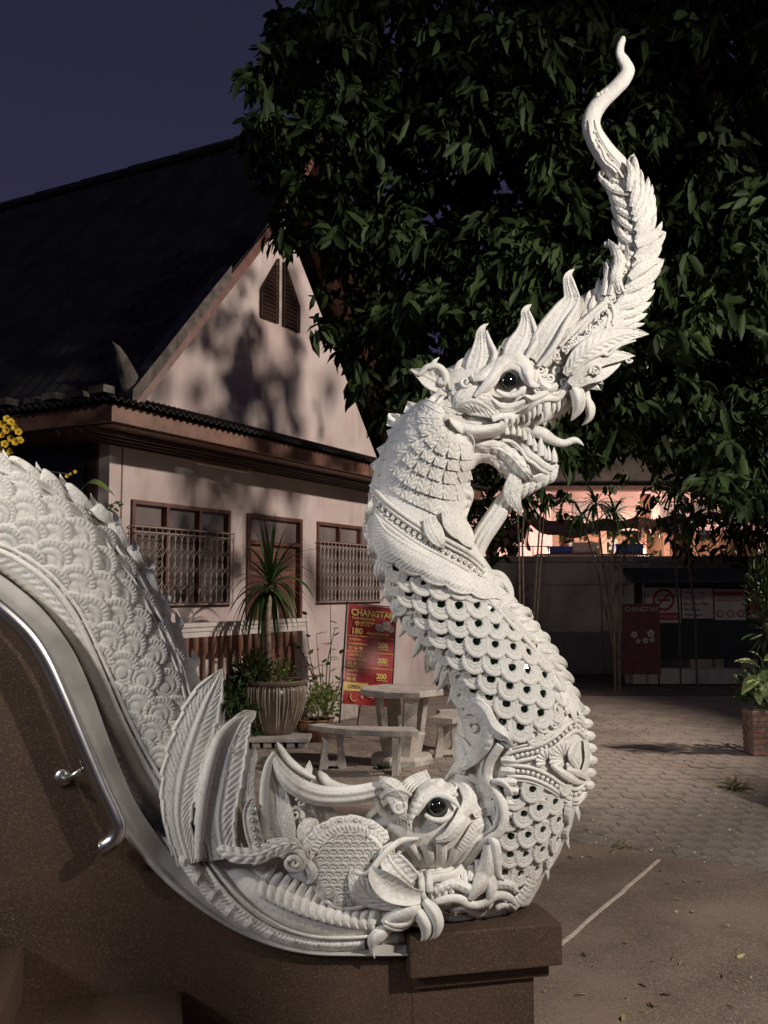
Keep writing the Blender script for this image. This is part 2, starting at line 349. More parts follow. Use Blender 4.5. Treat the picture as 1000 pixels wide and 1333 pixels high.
leaf_cloud('leaf_litter', np.array(lit), np.c_[rng.normal(size=(150, 2)), np.full(150, .02)], rng.uniform(.012, .06, 150), rng.uniform(.006, .022, 150), M['grass'], None, 'stuff', droop=0)
peb = MB()
for i in range(160):
    g = G(random.uniform(300, 1000), random.uniform(925, 1125)); r_ = random.uniform(.004, .011)
    peb.lathe((g.x, g.y, .0), [(r_ * .6, 0), (r_, r_ * .5), (r_ * .5, r_)], 5, random.random() * 6)
peb.build('grit', M['line'], kind='stuff')

# ================================================================== STAIR WALL, PEDESTAL, STEPS
def PF(u, w_, z): return Vector(SQ + SU * u + SN * w_) + Vector((0, 0, z))
def uz(x, y, wpx):
    p = S((x, y, wpx)); return float((p - SQ) @ SU), float(p[2])
WF = .165; wf = WF / K
CPC = [(-140, 650), (-90, 700), (-40, 745), (0, 772), (40, 806), (75, 852), (100, 905), (120, 960), (140, 1010), (165, 1060), (200, 1108), (240, 1150), (290, 1190), (340, 1218), (400, 1234), (470, 1237), (536, 1237)]
swall = empty('stair_wall', PF(0, 0, 0), 'brown washed-gravel stair wall under the white serpent', 'wall')
cpts = cr(np.array([(x, y + 6) for x, y in CPC], float), 70)
poly = [uz(x, y, wf) for x, y in cpts]
u_r = uz(560, 1240, wf)[0]
poly = poly + [(u_r, poly[-1][1]), (u_r, -.03), (poly[0][0], -.03)]
mb = MB(PF); b0 = [(u, WF, z) for u, z in poly]; n_ = len(poly)
front = [(u, WF, z) for u, z in poly]; back = [(u, -.17, z) for u, z in poly]
k = len(cpts)
for i in range(k - 1):
    u0, z0 = poly[i]; u1, z1 = poly[i + 1]
    mb.add([(u0, WF, -.03), (u1, WF, -.03), (u1, WF, z1), (u0, WF, z0), (u0, -.17, -.03), (u1, -.17, -.03), (u1, -.17, z1), (u0, -.17, z0)], [(0, 1, 2, 3), (7, 6, 5, 4), (3, 2, 6, 7)])
mb.build('wall_body', M['terrazzo'], swall)
# pedestal slab
us1, zs = uz(732, 1202, 82); WS = 82 * K; us0 = uz(534, 1228, 82)[0]
zb = zs - 50 / FPX * 3.42
u_r = poly[len(cpts) - 1][0]
best = min(((abs(float(((p_ := np.array(PF(us1, wb, zs)) - CP) @ np.array([1, 0, 0])) / (p_ @ FW) * FPX + 500) - 698), wb) for wb in np.linspace(.1, -.6, 71)))
WB = best[1]
MB(PF).box(us0, us1, WB, WS, zb, zs).build('pedestal_slab', M['terrazzo'], swall, bevel=.006)
MB(PF).box(u_r + .001, uz(715, 1260, 66)[0], WB + .03, WF + .02, zb - .05, zb).build('pedestal_corbel', M['terrazzo'], swall, bevel=.004)
MB(PF).box(u_r + .001, uz(696, 1300, 60)[0], WB + .05, WF, -.03, zb - .05).build('pedestal_block', M['terrazzo'], swall, bevel=.004)
# coping under the serpent
def coping(name, hw, dw, off_y, m, wtop, th):
    Pc = cr(np.array([(x, y) for x, y in CPC], float), 90); d = np.gradient(Pc, axis=0); d /= np.linalg.norm(d, axis=1)[:, None]; nn = np.c_[-d[:, 1], d[:, 0]]
    h = np.interp(np.arange(90), [0, 42, 58, 70, 89], [hw, hw, hw * .8, hw * .45, hw * .4])
    prof = [(-1, -th), (-1, wtop - 6), (-.8, wtop), (.35, wtop), (.45, wtop + 2), (.6, wtop + 8), (.85, wtop + 9), (1, wtop + 4), (1, wtop - 8), (.9, -th)]
    A = np.stack([np.stack([Pc[:, 0] + nn[:, 0] * (h * a_ + off_y), Pc[:, 1] + nn[:, 1] * (h * a_ + off_y), np.full(90, float(b_))], -1) for a_, b_ in prof], 1)
    V = S(A).reshape(-1, 3); return from_arrays(name, V, grid_faces(90, len(prof), wrapv=True), m, swall)
coping('coping', 20, 0, 0, M['cap'], 64, 64)
# steps
z1 = uz(132, 1294, wf)[1]; u1 = uz(236, 1294, wf)[0]; z2 = uz(15, 1230, wf)[1]; u2 = uz(32, 1262, wf)[0]
stairs = empty('stairs', PF(u1, 1.0, 0)); stairs['kind'] = 'structure'
for i, (u_, z_) in enumerate([(u1 + .32, z1 - .2), (u1, z1), (u2, z2), (u2 - .32, z2 + .2), (u2 - .64, z2 + .4)]):
    MB(PF).box(u_ - .9 if i else u_ - .34, u_, WF + .004, 2.05, (0.0 if i == 0 else [0, z1 - .2, z1, z2, z2 + .2][i]) - (.0 if i else .03), z_).build('step', M['terrazzo'], stairs, bevel=.018)
# handrail
rail = empty('handrail', PF(-1, WF, 0), 'polished stainless handrail bracketed to the brown stair wall', 'handrail')
HR = [(-60, 745), (-20, 776), (10, 800), (38, 828), (60, 862), (84, 915), (108, 972), (132, 1028), (148, 1062), (153, 1078), (149, 1092), (138, 1101), (131, 1104)]
wr = wf + 30
hp = cr(np.array(HR, float), 90); P3 = [Vector(S((x, y, wr))) for x, y in hp]
MB().tube(P3, .026, 16).build('rail_tube', M['steel'], rail, smooth=True, auto=40)
e0 = P3[-1]; MB().tube([e0 - (P3[-1] - P3[-2]).normalized() * .002, e0 + (P3[-1] - P3[-2]).normalized() * .006], [.0262, .014], 16).build('end_cap', M['steel'], rail, smooth=True)
c0 = Vector(S((82, 1012, wf))); n3 = Vector(SN)
MB().tube([c0, c0 + n3 * .008, c0 + n3 * .012, c0 + n3 * .016], [.027, .027, .022, .010], 24).build('wall_flange', M['steel'], rail, smooth=True)
MB().tube([c0 + n3 * .01, c0 + n3 * .045 + Vector(SU) * .015, Vector(S((106, 1003, wr)))], .009, 10).build('bracket', M['steel'], rail, smooth=True)

# ================================================================== HOUSE
HA = np.array([math.sin(R(28.5)), math.cos(R(28.5)), 0]); HNN = np.array([HA[1], -HA[0], 0]); HO = np.array([-2.98670469, 10.37233683, 0])
def HF(a, n, z): return Vector(HO + HA * a + HNN * n) + Vector((0, 0, z))
def HI(x, y, off=0.):
    p = on_plane(np.float64(x), np.float64(y), HO, HNN, off); return float((p - HO) @ HA), float(p[2])
house = empty('house', HF(0, 0, 0), 'old house with pink plastered gable, louvred vent and dark steep roof', 'house')
FLZ = .3; ZE = 3.42
ap, zap = 3.1, 7.25
# walls with real openings
wa0, wz1 = HI(171, 650); wa1, wz0 = HI(297, 789)
W1 = (wa0, wa1, wz0, wz1); d0 = HI(321, 670)[0]; d1 = HI(392, 700)[0]; DR = (d0, d1, FLZ, wz1); va0 = HI(412, 700)[0]; W2 = (va0, va0 + 1.9, wz0, wz1)
def wall_holes(a0, a1, z0, z1, holes, th=.16):
    mb = MB(HF); As = sorted({a0, a1, *[v for h in holes for v in h[:2]]}); 
    for i in range(len(As) - 1):
        a, b = As[i], As[i + 1]; mid = (a + b) / 2; hs = sorted([(h[2], h[3]) for h in holes if h[0] <= mid <= h[1]]); z = z0
        for h0, h1 in hs:
            if h0 > z: mb.box(a, b, -th, 0, z, h0)
            z = h1
        if z < z1: mb.box(a, b, -th, 0, z, z1)
    return mb
mb = wall_holes(0, 8.2, 0, 3.9, [W1, DR, W2])
mb.prism([(0.36 - .3, 3.9), (6.2, 3.9), (6.2, 4.0), (ap, zap), (.36 - .3, 4.0)][:0] or [(.15, 3.9), (6.05, 3.9), (ap, zap)], -.16, 0)
mb.build('wall', M['pink'], house)
MB(HF).box(0, 8.2, .0, .02, 3.86, 3.92).build('wall_moulding', M['pink'], house)
MB(HF).box(.18, .2, -.002, .004, FLZ, 3.4).build('wall_joint', M['brownwood'], house)
# side wall (left) with green glazed panels, colour darkened for tree and eave shade
sw = MB(HF); sw.box(-.14, 0, -9, -.16, 0, 1.1); sw.build('side_wall', M['greenglass'], house)
for i in range(6):
    MB(HF).box(-.10, -.06, -.3 - (i + 1) * 1.4 + .05, -.3 - i * 1.4, 1.1, 3.35).build('side_panel', M['greenglass'], house)
    MB(HF).box(-.13, -.03, -.3 - (i + 1) * 1.4 - .03, -.3 - (i + 1) * 1.4 + .05, 1.1, 3.35).build('side_post', M['darkwood'], house)
MB(HF).box(-.04, 0.02, -.3, -.16, 1.1, 3.9).build('corner_post', M['darkwood'], house)
MB(HF).box(.3, 8.0, -.9, -.85, .3, 3.2).build('room_backdrop', M['dark'], house)
# windows
def window(a0, a1, z0, z1, zt, cols, name='window'):
    f = MB(HF); t = .045
    f.box(a0, a1, -.10, .03, z1 - t, z1); f.box(a0, a1, -.10, .03, z0, z0 + t); f.box(a0, a0 + t, -.10, .028, z0 + t, z1 - t); f.box(a1 - t, a1, -.10, .028, z0 + t, z1 - t); f.box(a0 + t, a1 - t, -.10, .026, zt - t / 2, zt + t / 2)
    dd = (a1 - a0) / cols
    for i in range(1, cols): f.box(a0 + dd * i - .022, a0 + dd * i + .022, -.10, .024, z0 + t, z1 - t)
    w_ = f.build(name, M['redwood'], house)
    for i in range(cols):
        x0, x1 = a0 + dd * i + .025, a0 + dd * (i + 1) - .025
        MB(HF).box(x0, x1, -.05, -.044, zt + .024, z1 - t).build('pane', M['pane'], w_)
        lb = MB(HF); k_ = 12; hz = (zt - z0 - .07) / k_
        for j in range(k_):
            zz = z0 + .05 + hz * j; lb.add([(x0, -.08, zz + .0), (x1, -.08, zz), (x1, -.03, zz + hz * .95), (x0, -.03, zz + hz * .95), (x0, -.085, zz + .004), (x1, -.085, zz + .004), (x1, -.035, zz + hz * .95 + .004), (x0, -.035, zz + hz * .95 + .004)], [(0, 1, 2, 3), (7, 6, 5, 4), (3, 2, 6, 7), (0, 4, 5, 1)])
        lb.build('louvre_glass', M['pane'], w_, kind='stuff')
    g = MB(HF); gn = .075; nb = int((a1 - a0) / .105); st = (a1 - a0) / nb; rr_ = .0055
    for zz in (z0 + .03, zt - .06, zt + .0): g.tube([(a0 - .03, gn, zz), (a1 + .03, gn, zz)], .007, 5)
    rows = 4; hz = (zt - .06 - z0 - .03) / rows
    for i in range(nb + 1):
        x = a0 + st * i; g.tube([(x, gn, z0 + .03), (x, gn, zt)], rr_, 5)
    for i in range(nb):
        for s_ in (-1, 1):
            pts = []
            for j in range(rows * 8 + 1):
                q = j / 8.; pts.append((a0 + st * (i + .5) + s_ * st * .48 * abs(math.sin(math.pi * q)) ** .6, gn, z0 + .03 + hz * q))
            g.tube(pts, rr_ * .9, 4, cap=False)
    for x in (a0 - .03, a1 + .03):
        for zz in (z0 + .03, zt): g.tube([(x, gn, zz), (x, 0, zz)], .007, 5)
    g.build('window_grille', M['grille'], w_)
    return w_
zt = HI(234, 690)[1]
window(*W1, zt, 3); window(*W2, zt, 3)
# door
dr = MB(HF); a0, a1 = DR[0], DR[1]; dr.box(a0, a0 + .06, -.12, .03, FLZ, wz1); dr.box(a1 - .06, a1, -.12, .03, FLZ, wz1); dr.box(a0 + .06, a1 - .06, -.12, .03, wz1 - .05, wz1); dr.box(a0 + .06, a1 - .06, -.12, .028, zt - .1, zt - .05)
door = dr.build('door', M['redwood'], house)
MB(HF).box(a0 + .06, a1 - .06, -.05, -.045, zt - .05, wz1 - .05).build('pane', M['pane'], door)
am = (a0 + a1) / 2
for x0, x1 in ((a0 + .06, am - .005), (am + .005, a1 - .06)):
    lf = MB(HF); lf.box(x0, x1, -.09, -.05, FLZ, zt - .1)
    lf.build('door_leaf', M['brownwood'], door)
    for q0, q1 in ((.08, .42), (.47, .80), (.84, .96)):
        zA = FLZ + (zt - .1 - FLZ) * q0; zB = FLZ + (zt - .1 - FLZ) * q1
        MB(HF).box(x0 + .09, x1 - .09, -.05, -.03, zA, zB).build('door_panel', M['redwood'], door, bevel=.012)
# gable vent
vent = MB(HF); vc = 3.19
def vtop(a): return 6.5 - abs(a - vc) * 1.42
lo, hi = vc - .46, vc + .46
vf = MB(HF); vf.prism([(lo, 5.47), (vc - .075, 5.47), (vc - .075, vtop(vc - .075)), (lo, vtop(lo))], .001, .008); vf.prism([(vc + .075, 5.47), (hi, 5.47), (hi, vtop(hi)), (vc + .075, vtop(vc + .075))], .001, .008)
v_ = vf.build('vent', M['dark'], house)
sl = MB(HF)
for s_, e0_, e1_ in ((-1, lo, vc - .075), (1, vc + .075, hi)):
    zz = 5.5
    while zz < 6.45:
        x0, x1 = e0_, e1_
        lim = (6.5 - zz - .05) / 1.42
        if s_ < 0: x0 = max(x0, vc - lim)
        else: x1 = min(x1, vc + lim)
        if x1 - x0 > .03: sl.add([(x0, .01, zz + .045), (x1, .01, zz + .045), (x1, .04, zz), (x0, .04, zz), (x0, .01, zz + .035), (x1, .01, zz + .035), (x1, .036, zz - .008), (x0, .036, zz - .008)], [(0, 1, 2, 3), (3, 2, 6, 7), (7, 6, 5, 4)])
        zz += .058
sl.build('vent_slats', M['darkwood'], v_, kind='stuff')
for pts in ([(lo, 5.47), (lo, vtop(lo)), (vc - .075, vtop(vc - .075)), (vc - .075, 5.47), (lo, 5.47)], [(vc + .075, vtop(vc + .075)), (hi, vtop(hi)), (hi, 5.47), (vc + .075, 5.47), (vc + .075, vtop(vc + .075))]):
    MB(HF).tube([(p[0], .03, p[1]) for p in pts], .018, 4).build('vent_frame', M['darkwood'], v_)
# steep roof, slightly hollow, corrugated
PRF = [(-.62, 3.63), (-.2, 4.10), (.6, 5.0), (1.83, 6.38), (2.5, 7.28), (ap, 8.2)]
def roof_side(sgn, name):
    pr = cr(np.array(PRF, float), 22); N0, N1 = .82, -9.; nn_ = 196; V = []
    nv_ = np.linspace(N0, N1, nn_)
    for i, (a, z) in enumerate(pr):
        aa = a if sgn > 0 else 2 * ap - a
        for j, n__ in enumerate(nv_): V.append(HF(aa, n__, z + .018 * math.sin(j * math.pi / 2) - (.035 * (i % 4) / 4)))
    nA = len(V)
    for i, (a, z) in enumerate(pr):
        aa = a if sgn > 0 else 2 * ap - a
        for n__ in nv_: V.append(HF(aa, n__, z - .09))
    F1 = grid_faces(len(pr), nn_); F2 = F1 + nA; e = []
    for i in range(len(pr) - 1): e.append((i * nn_, (i + 1) * nn_, nA + (i + 1) * nn_, nA + i * nn_))
    for j in range(nn_ - 1): e.append((j, j + 1, nA + j + 1, nA + j))
    return from_arrays(name, np.array([tuple(v) for v in V]), np.concatenate([F1, F2, np.array(e)]), M['roof'], house, smooth=False)
roof_side(1, 'roof'); roof_side(-1, 'roof')
MB(HF).tube([(ap, .9, 8.24), (ap, -9, 8.24)], .07, 8).build('ridge_cap', M['roof'], house)
for i in range(9):
    MB(HF).tube([(ap, .2 - i * 1.02, 8.27), (ap, -.75 - i * 1.02, 8.285)], [.055, .05], 8).build('ridge_tile', M['roof2'] if i % 4 == 1 else M['roof'], house)
for sgn in (1, -1):
    def AX(a): return a if sgn > 0 else 2 * ap - a
    bb = MB(HF); pr = cr(np.array(PRF, float), 16)
    for i in range(15):
        (a_, z_), (b_, y_) = pr[i], pr[i + 1]; bb.add([(AX(a_), .84, z_ - .22), (AX(b_), .84, y_ - .22), (AX(b_), .84, y_ - .04), (AX(a_), .84, z_ - .04), (AX(a_), .80, z_ - .22), (AX(b_), .80, y_ - .22), (AX(b_), .80, y_ - .04), (AX(a_), .80, z_ - .04)], [(0, 1, 2, 3), (7, 6, 5, 4), (0, 4, 5, 1), (3, 2, 6, 7)])
    bb.build('barge_board', M['redwood'], house)
    b2 = MB(HF)
    for i in range(0, 6):
        (a_, z_), (b_, y_) = pr[i], pr[i + 1]; b2.add([(AX(a_), .90, z_ - .05), (AX(b_), .90, y_ - .05), (AX(b_), .90, y_ + .12), (AX(a_), .90, z_ + .12), (AX(a_), .72, z_ - .05), (AX(b_), .72, y_ - .05), (AX(b_), .72, y_ + .12), (AX(a_), .72, z_ + .12)], [(0, 1, 2, 3), (7, 6, 5, 4), (0, 4, 5, 1), (3, 2, 6, 7), (0, 3, 7, 4), (1, 5, 6, 2)])
    b2.build('barge_capping', M['roof2'], house)
    sf = MB(HF)
    for i in range(15):
        (a_, z_), (b_, y_) = pr[i], pr[i + 1]; sf.add([(AX(a_), .8, z_ - .11), (AX(b_), .8, y_ - .11), (AX(b_), 0, y_ - .11), (AX(a_), 0, z_ - .11)], [(0, 1, 2, 3)])
    sf.build('soffit', M['brownwood'], house)
# finial at the eave corner
fn = MB(HF); prof = [(.06, -.05, .10), (.06, .1, .17), (.02, .26, .16), (-.03, .40, .12), (-.07, .52, .08), (-.13, .62, .05), (-.20, .67, .01)]
vs_ = []
for a_, z_, r_ in prof:
    for k_ in range(8):
        q = 2 * math.pi * k_ / 8; vs_.append((-.62 + a_ + r_ * .8 * math.cos(q), .80 + r_ * .45 * math.sin(q), 3.76 + z_ * .66))
fn.add(vs_, [(i * 8 + k_, i * 8 + (k_ + 1) % 8, i * 8 + 8 + (k_ + 1) % 8, i * 8 + 8 + k_) for i in range(6) for k_ in range(8)])
fn.build('eave_finial', M['roof2'], house, smooth=True)
# skirt roof and fascia
def skirt(fr_, L0, L1, name):
    n__ = int((L1 - L0) / .025); V = []
    for i, (nn_, z_) in enumerate([(0.02, 3.92), (.5, 3.76), (1.0, 3.60)]):
        for j in range(n__): V.append(fr_(-nn_ + (L1 + nn_) * j / (n__ - 1), nn_, z_ + .022 * math.sin(j * math.pi / 2)))
    k_ = len(V); V += [v - Vector((0, 0, .012)) for v in V]; F = grid_faces(3, n__)
    ed = np.array([(2 * n__ + j, 2 * n__ + j + 1, k_ + 2 * n__ + j + 1, k_ + 2 * n__ + j) for j in range(n__ - 1)])
    from_arrays(name, np.array([tuple(v) for v in V]), np.concatenate([F, F + k_, ed]), M['roof'], house, smooth=False)
skirt(HF, -1.0, 8.4, 'skirt_roof')
skirt(lambda a, n, z: HF(-n, -a, z), -.95, 8.9, 'skirt_roof')
MB(HF).box(-.88, 8.3, .82, .88, 3.40, 3.57).build('fascia', M['brownwood'], house); MB(HF).box(-.88, -.82, -8.8, .82, 3.40, 3.57).build('fascia', M['brownwood'], house)
MB(HF).box(-.8, 8.3, .0, .81, 3.385, 3.40).build('eave_soffit', M['brownwood'], house); MB(HF).box(-.8, -.15, -8.8, 0, 3.385, 3.40).build('eave_soffit', M['darkwood'], house)
for i in range(4): MB(HF).box(-.84 + .0 * i, 8.3, .55 - i * .16, .58 - i * .16, 3.33, 3.385).build('eave_batten', M['darkwood'], house)
r_ = MB(HF)
for i in range(26): r_.box(-1.0 + random.uniform(-.06, .06), -.85 + random.uniform(-.04, .06), .9 - i * .33, 1.0 - i * .33 - .3, 3.66, 3.70 + random.uniform(0, .05))
r_.build('ridge_tiles', M['roof2'], house, kind='stuff')
# tube lamp under the eave (off)
tl = empty('tube_lamp', HF(1.2, .3, 3.3), 'unlit fluorescent tube lamp fixed under the eave above the windows', 'lamp')
ta, tz = HI(252, 600, .2); tb, _ = HI(325, 608, .2)
MB(HF).box(ta, tb, .18, .24, tz - .0, tz + .05).build('lamp_housing', M['brownwood'], tl); MB(HF).tube([(ta + .04, .21, tz - .02), (tb - .04, .21, tz - .02)], .014, 8).build('tube', M['white'], tl)
# porch and balustrade
MB(HF).box(-.2, 4.2, .001, .7, 0, FLZ - .002).build('porch_slab', M['concrete'], house)
bal = empty('balustrade', HF(.9, .55, FLZ), 'porch balustrade with white moulded rail and brown turned balusters', 'balustrade')
ra0, rz = HI(225, 812, .55); ra1, rz1 = HI(396, 810, .55)
MB(HF).box(ra0 - .6, ra1, 0.47, .63, rz - .05, rz).build('rail', M['white'], bal, bevel=.012); MB(HF).box(ra0 - .6, ra1 - .01, 0.49, .61, rz - .10, rz - .05).build('rail_moulding', M['white'], bal, bevel=.01); MB(HF).box(ra0 - .6, ra1 - .02, 0.505, .595, rz - .16, rz - .10).build('rail_base', M['white'], bal)
MB(HF).box(ra1 - .14, ra1, 0.48, .62, FLZ, rz - .16).build('post', M['white'], bal)
MB(HF).box(ra0 - .6, ra1 - .14, 0.49, .61, FLZ, FLZ + .08).build('plinth', M['white'], bal)
bh = rz - .16 - FLZ - .08; prf = [(.055, 0), (.055, .06), (.03, .08), (.032, .1), (.05, .2), (.056, .3), (.045, .42), (.028, .56), (.024, .68), (.034, .72), (.03, .75), (.055, .8), (.055, 1)]
bmx = MB().lathe((0, 0, 0), [(r, z * bh) for r, z in prf], 10).build('baluster', M['brownwood'], None, smooth=True, auto=50)
nb = 0; x = ra1 - .26
while x > ra0 - .5:
    o = bmx if nb == 0 else bmx.copy()
    if nb: COL.objects.link(o)
    o.parent = bal; o.location = HF(x, .55, FLZ + .08) - bal.location; x -= .165; nb += 1

# ================================================================== TABLE AND BENCHES
tp = G(523, 896, .75); dT = tp.y; RT_ = 57 / FPX * dT
table = empty('stone_table', (tp.x, tp.y, 0), 'octagonal cast stone table between the two curved benches', 'table')
c0 = (tp.x, tp.y, 0)
MB().lathe(c0, [(RT_ - .02, .69), (RT_, .70), (RT_, .745), (RT_ - .012, .755)], 8, R(22)).build('table_top', M['concrete'], table)
MB().lathe(c0, [(.34, 0), (.34, .05), (.30, .08)], 8, R(22)).build('base_plate', M['concrete'], table); MB().lathe(c0, [(.21, .08), (.26, .30), (.255, .31)], 8, R(22)).build('drum', M['concrete'], table)
for k_ in range(4):
    q = R(20 + 90 * k_); d_ = Vector((math.cos(q), math.sin(q), 0)); s_ = Vector((-d_.y, d_.x, 0)); b_ = Vector(c0)
    leg = MB(); w1, w2 = .07, .05
    vs_ = [b_ + d_ * (rr + dd) + s_ * ss + Vector((0, 0, z_)) for z_, rr in ((.24, .17), (.69, .23)) for dd, ss in ((0, -w1), (.05, -w1), (.05, w1), (0, w1))]
    leg.add(vs_, [(0, 1, 2, 3), (4, 5, 6, 7), (0, 1, 5, 4), (1, 2, 6, 5), (2, 3, 7, 6), (3, 0, 4, 7)]); leg.build('leg', M['concrete'], table)
def bench(cx, cy, dirang, label, legang, span=48, spin=(0, 0)):
    """curved seat; dirang = bearing of the bench from its ring centre"""
    rc = 1.0; o_ = Vector((cx, cy, 0)) - Vector((math.cos(dirang), math.sin(dirang), 0)) * rc
    b = empty('stone_bench', (cx, cy, 0), label, 'bench', 'curved stone benches round the table')
    n__ = 14; mb = MB(); top = []; 
    pts = [(o_ + Vector((math.cos(dirang + R(-span / 2 + span * i / n__)), math.sin(dirang + R(-span / 2 + span * i / n__)), 0)) * (rc + .15)) for i in range(n__ + 1)] + [(o_ + Vector((math.cos(dirang + R(span / 2 - span * i / n__)), math.sin(dirang + R(span / 2 - span * i / n__)), 0)) * (rc - .15)) for i in range(n__ + 1)]
    mb.prism([(p.x, p.y) for p in pts], .37, .425, ax=2); mb.build('seat', M['concrete'], b, bevel=.006)
    for s_ in (-1, 1):
        a_ = dirang + R(span * .32) * s_; c_ = o_ + Vector((math.cos(a_), math.sin(a_), 0)) * rc; q = R(spin[0 if s_ < 0 else 1]); d_ = Vector((math.cos(q), math.sin(q), 0)); t_ = Vector((-d_.y, d_.x, 0)) * .03
        out_ = [(-.12, .37), (.12, .37), (.10, .25), (.12, .12), (.14, 0), (.06, 0), (.05, .03), (-.05, .03), (-.06, 0), (-.14, 0), (-.12, .12), (-.10, .25)]
        inn = [(-.05, .33), (.05, .33), (.045, .25), (.055, .15), (.05, .09), (.03, .075), (.01, .075), (-.01, .075), (-.03, .075), (-.05, .09), (-.055, .15), (-.045, .25)]
        vs_ = [c_ + d_ * x + Vector((0, 0, z)) + t_ * s2 for s2 in (-1, 1) for ring in (out_, inn) for x, z in ring]
        fs = []
        for k_ in range(12):
            k2 = (k_ + 1) % 12; fs += [(k_, k2, 12 + k2, 12 + k_), (24 + k_, 36 + k_, 36 + k2, 24 + k2), (k_, 24 + k_, 24 + k2, k2), (12 + k_, 12 + k2, 36 + k2, 36 + k_)]
        MB().add(vs_, fs).build('leg', M['concrete'], b)
g1 = G(471, 948, .42); bench(g1.x, g1.y, R(-112), 'curved stone bench in front of the octagonal table with pierced legs', 0, 62, (12, 84))
g2 = G(590, 929, .42); bench(g2.x, g2.y, R(-10), 'curved stone bench right of the table half hidden by the serpent neck', 0, 50, (12, 20))
g3 = G(470, 922, .42) + Vector((.0, .9, 0))

# ================================================================== PRICE BANNER
ban = empty('banner_stand', G(480, 950), 'red massage price banner CHANGTAM on a black stand behind the stone table', 'banner')
TL, TR, BL, BR = (np.array(at_depth(*q)) for q in ((457, 786, 12.15), (518, 792, 12.3), (446, 916, 11.9), (508, 921, 12.05)))
ux = Vector(TR - TL); Wb = ux.length; ux.normalize(); uzv = Vector(TL - BL); Hb = uzv.length; uzv.normalize(); un = ux.cross(uzv); un.normalize(); uzv = un.cross(ux)
def BP(x, z, d=0.): return Vector(BL) + ux * (x * Wb) + uzv * (z * Hb) + un * d
nx_, nz_ = 14, 24; V = []
for i in range(nx_):
    for j in range(nz_):
        x, z = i / (nx_ - 1), j / (nz_ - 1); V.append(tuple(BP(x, z, .006 * math.sin(x * 9 + z * 3) + .004 * math.sin(z * 14 + x * 4))))
for i in range(nx_):
    for j in range(nz_): V.append(tuple(Vector(V[i * nz_ + j]) - un * .003))
F = grid_faces(nx_, nz_); from_arrays('sheet', np.array(V), np.concatenate([F, F + nx_ * nz_]), M['red'], ban)
def BT(x, z, s_, h, m=None, sq=1., name='lettering', bold=0): return text_mesh(name, s_, BP(x, z, .013), ux, uzv, h, m or M['gold'], ban, squash=sq, bold=bold)
BT(.06, .885, 'CHANGTAM', .115, sq=.88, bold=.004); BT(.08, .845, 'THAI MASSAGE', .046, sq=.95, bold=.001); BT(.14, .785, '泰式按摩', .07, bold=.001)
BT(.08, .70, '180', .105, sq=.95, bold=.004); BT(.42, .70, 'BAHT/HOUR', .05, bold=.002)
ln = [(.675, 'นวดไทย', 'Head-Back-Shoulder', '頭·肩·背'), (.52, 'นวดเท้า-ไทย', 'Foot-Back-Shoulder', '腳·背·肩'), (.365, 'นวดเท้า', 'Foot-Back', '腳·背')]
for z, t1, t2, t3 in ln:
    mb = MB(); 
    a_ = [BP(0.0, z, .012), BP(1, z, .012), BP(1, z + .006, .012), BP(0, z + .006, .012), BP(0, z, .009), BP(1, z, .009), BP(1, z + .006, .009), BP(0, z + .006, .009)]
    mb.add(a_, [(0, 1, 2, 3), (4, 5, 6, 7), (0, 1, 5, 4), (3, 2, 6, 7)]); mb.build('rule_line', M['gold'], ban)
    BT(.05, z - .045, t1, .045, bold=.001); BT(.05, z - .085, t2, .033, bold=.001, sq=.9); BT(.05, z - .135, t3, .052, bold=.001)
    BT(.66, z - .095, '200', .088, sq=.98, bold=.004); BT(.67, z - .12, 'BAHT/HOUR', .024, bold=.001)
mb = MB(); a_ = [BP(x, z, d) for d in (.010, .013) for x, z in ((0, .13), (.5, .13), (.5, .215), (0, .215))]; mb.add(a_, [(0, 1, 2, 3), (4, 5, 6, 7), (0, 1, 5, 4), (1, 2, 6, 5), (2, 3, 7, 6), (3, 0, 4, 7)]).build('yellow_panel', M['gold'], ban)
BT(.08, .155, 'OPEN', .06, m=M['redwood'], bold=.002); BT(.36, .065, '099-4', .07, bold=.002)
ph = MB().tube([BP(.15, .10, .014), BP(.14, .07, .014), BP(.17, .04, .014), BP(.23, .03, .014), BP(.27, .045, .014)], [.014, .009, .008, .009, .014], 6).build('phone_icon', M['gold'], ban)
for cx, cz, s_ in ((.66, .785, .055), (.82, .805, .065), (.92, .775, .05), (1.0, .875, .035), (.74, .77, .035)):   # white blossoms printed beside the title
    mb = MB()
    for k_ in range(5):
        q = k_ * 1.2566 + cx * 9; c_ = Vector((math.cos(q), math.sin(q))) * .55 * s_; pp = [BP(cx, cz, .0145) + ux * (c_.x + s_ * .42 * math.cos(t)) + uzv * (c_.y + s_ * .42 * math.sin(t)) for t in np.linspace(0, 6.28, 9)[:-1]]
        mb.add(pp, [tuple(range(8))])
    mb.build('printed_flower', M['signwhite'], ban)
MB().tube([BP(-.03, 1.02, -.01), BP(-.03, -.3, -.02)], .011, 8).build('pole', M['black'], ban); MB().tube([BP(-.03, 1.01, -.012), BP(1.02, 1.01, -.012)], .008, 6).build('top_bar', M['black'], ban)
MB().tube([BP(1.02, 1.01, -.012), BP(1.02, -.3, -.02)], .009, 8).build('pole', M['black'], ban)
MB().tube([BP(-.03, -.27, -.02), BP(1.02, -.27, -.02)], .010, 6).build('foot_bar', M['black'], ban); MB().tube([BP(.5, .6, -.02), BP(.5, -.25, -.5)], .009, 6).build('rear_strut', M['black'], ban)

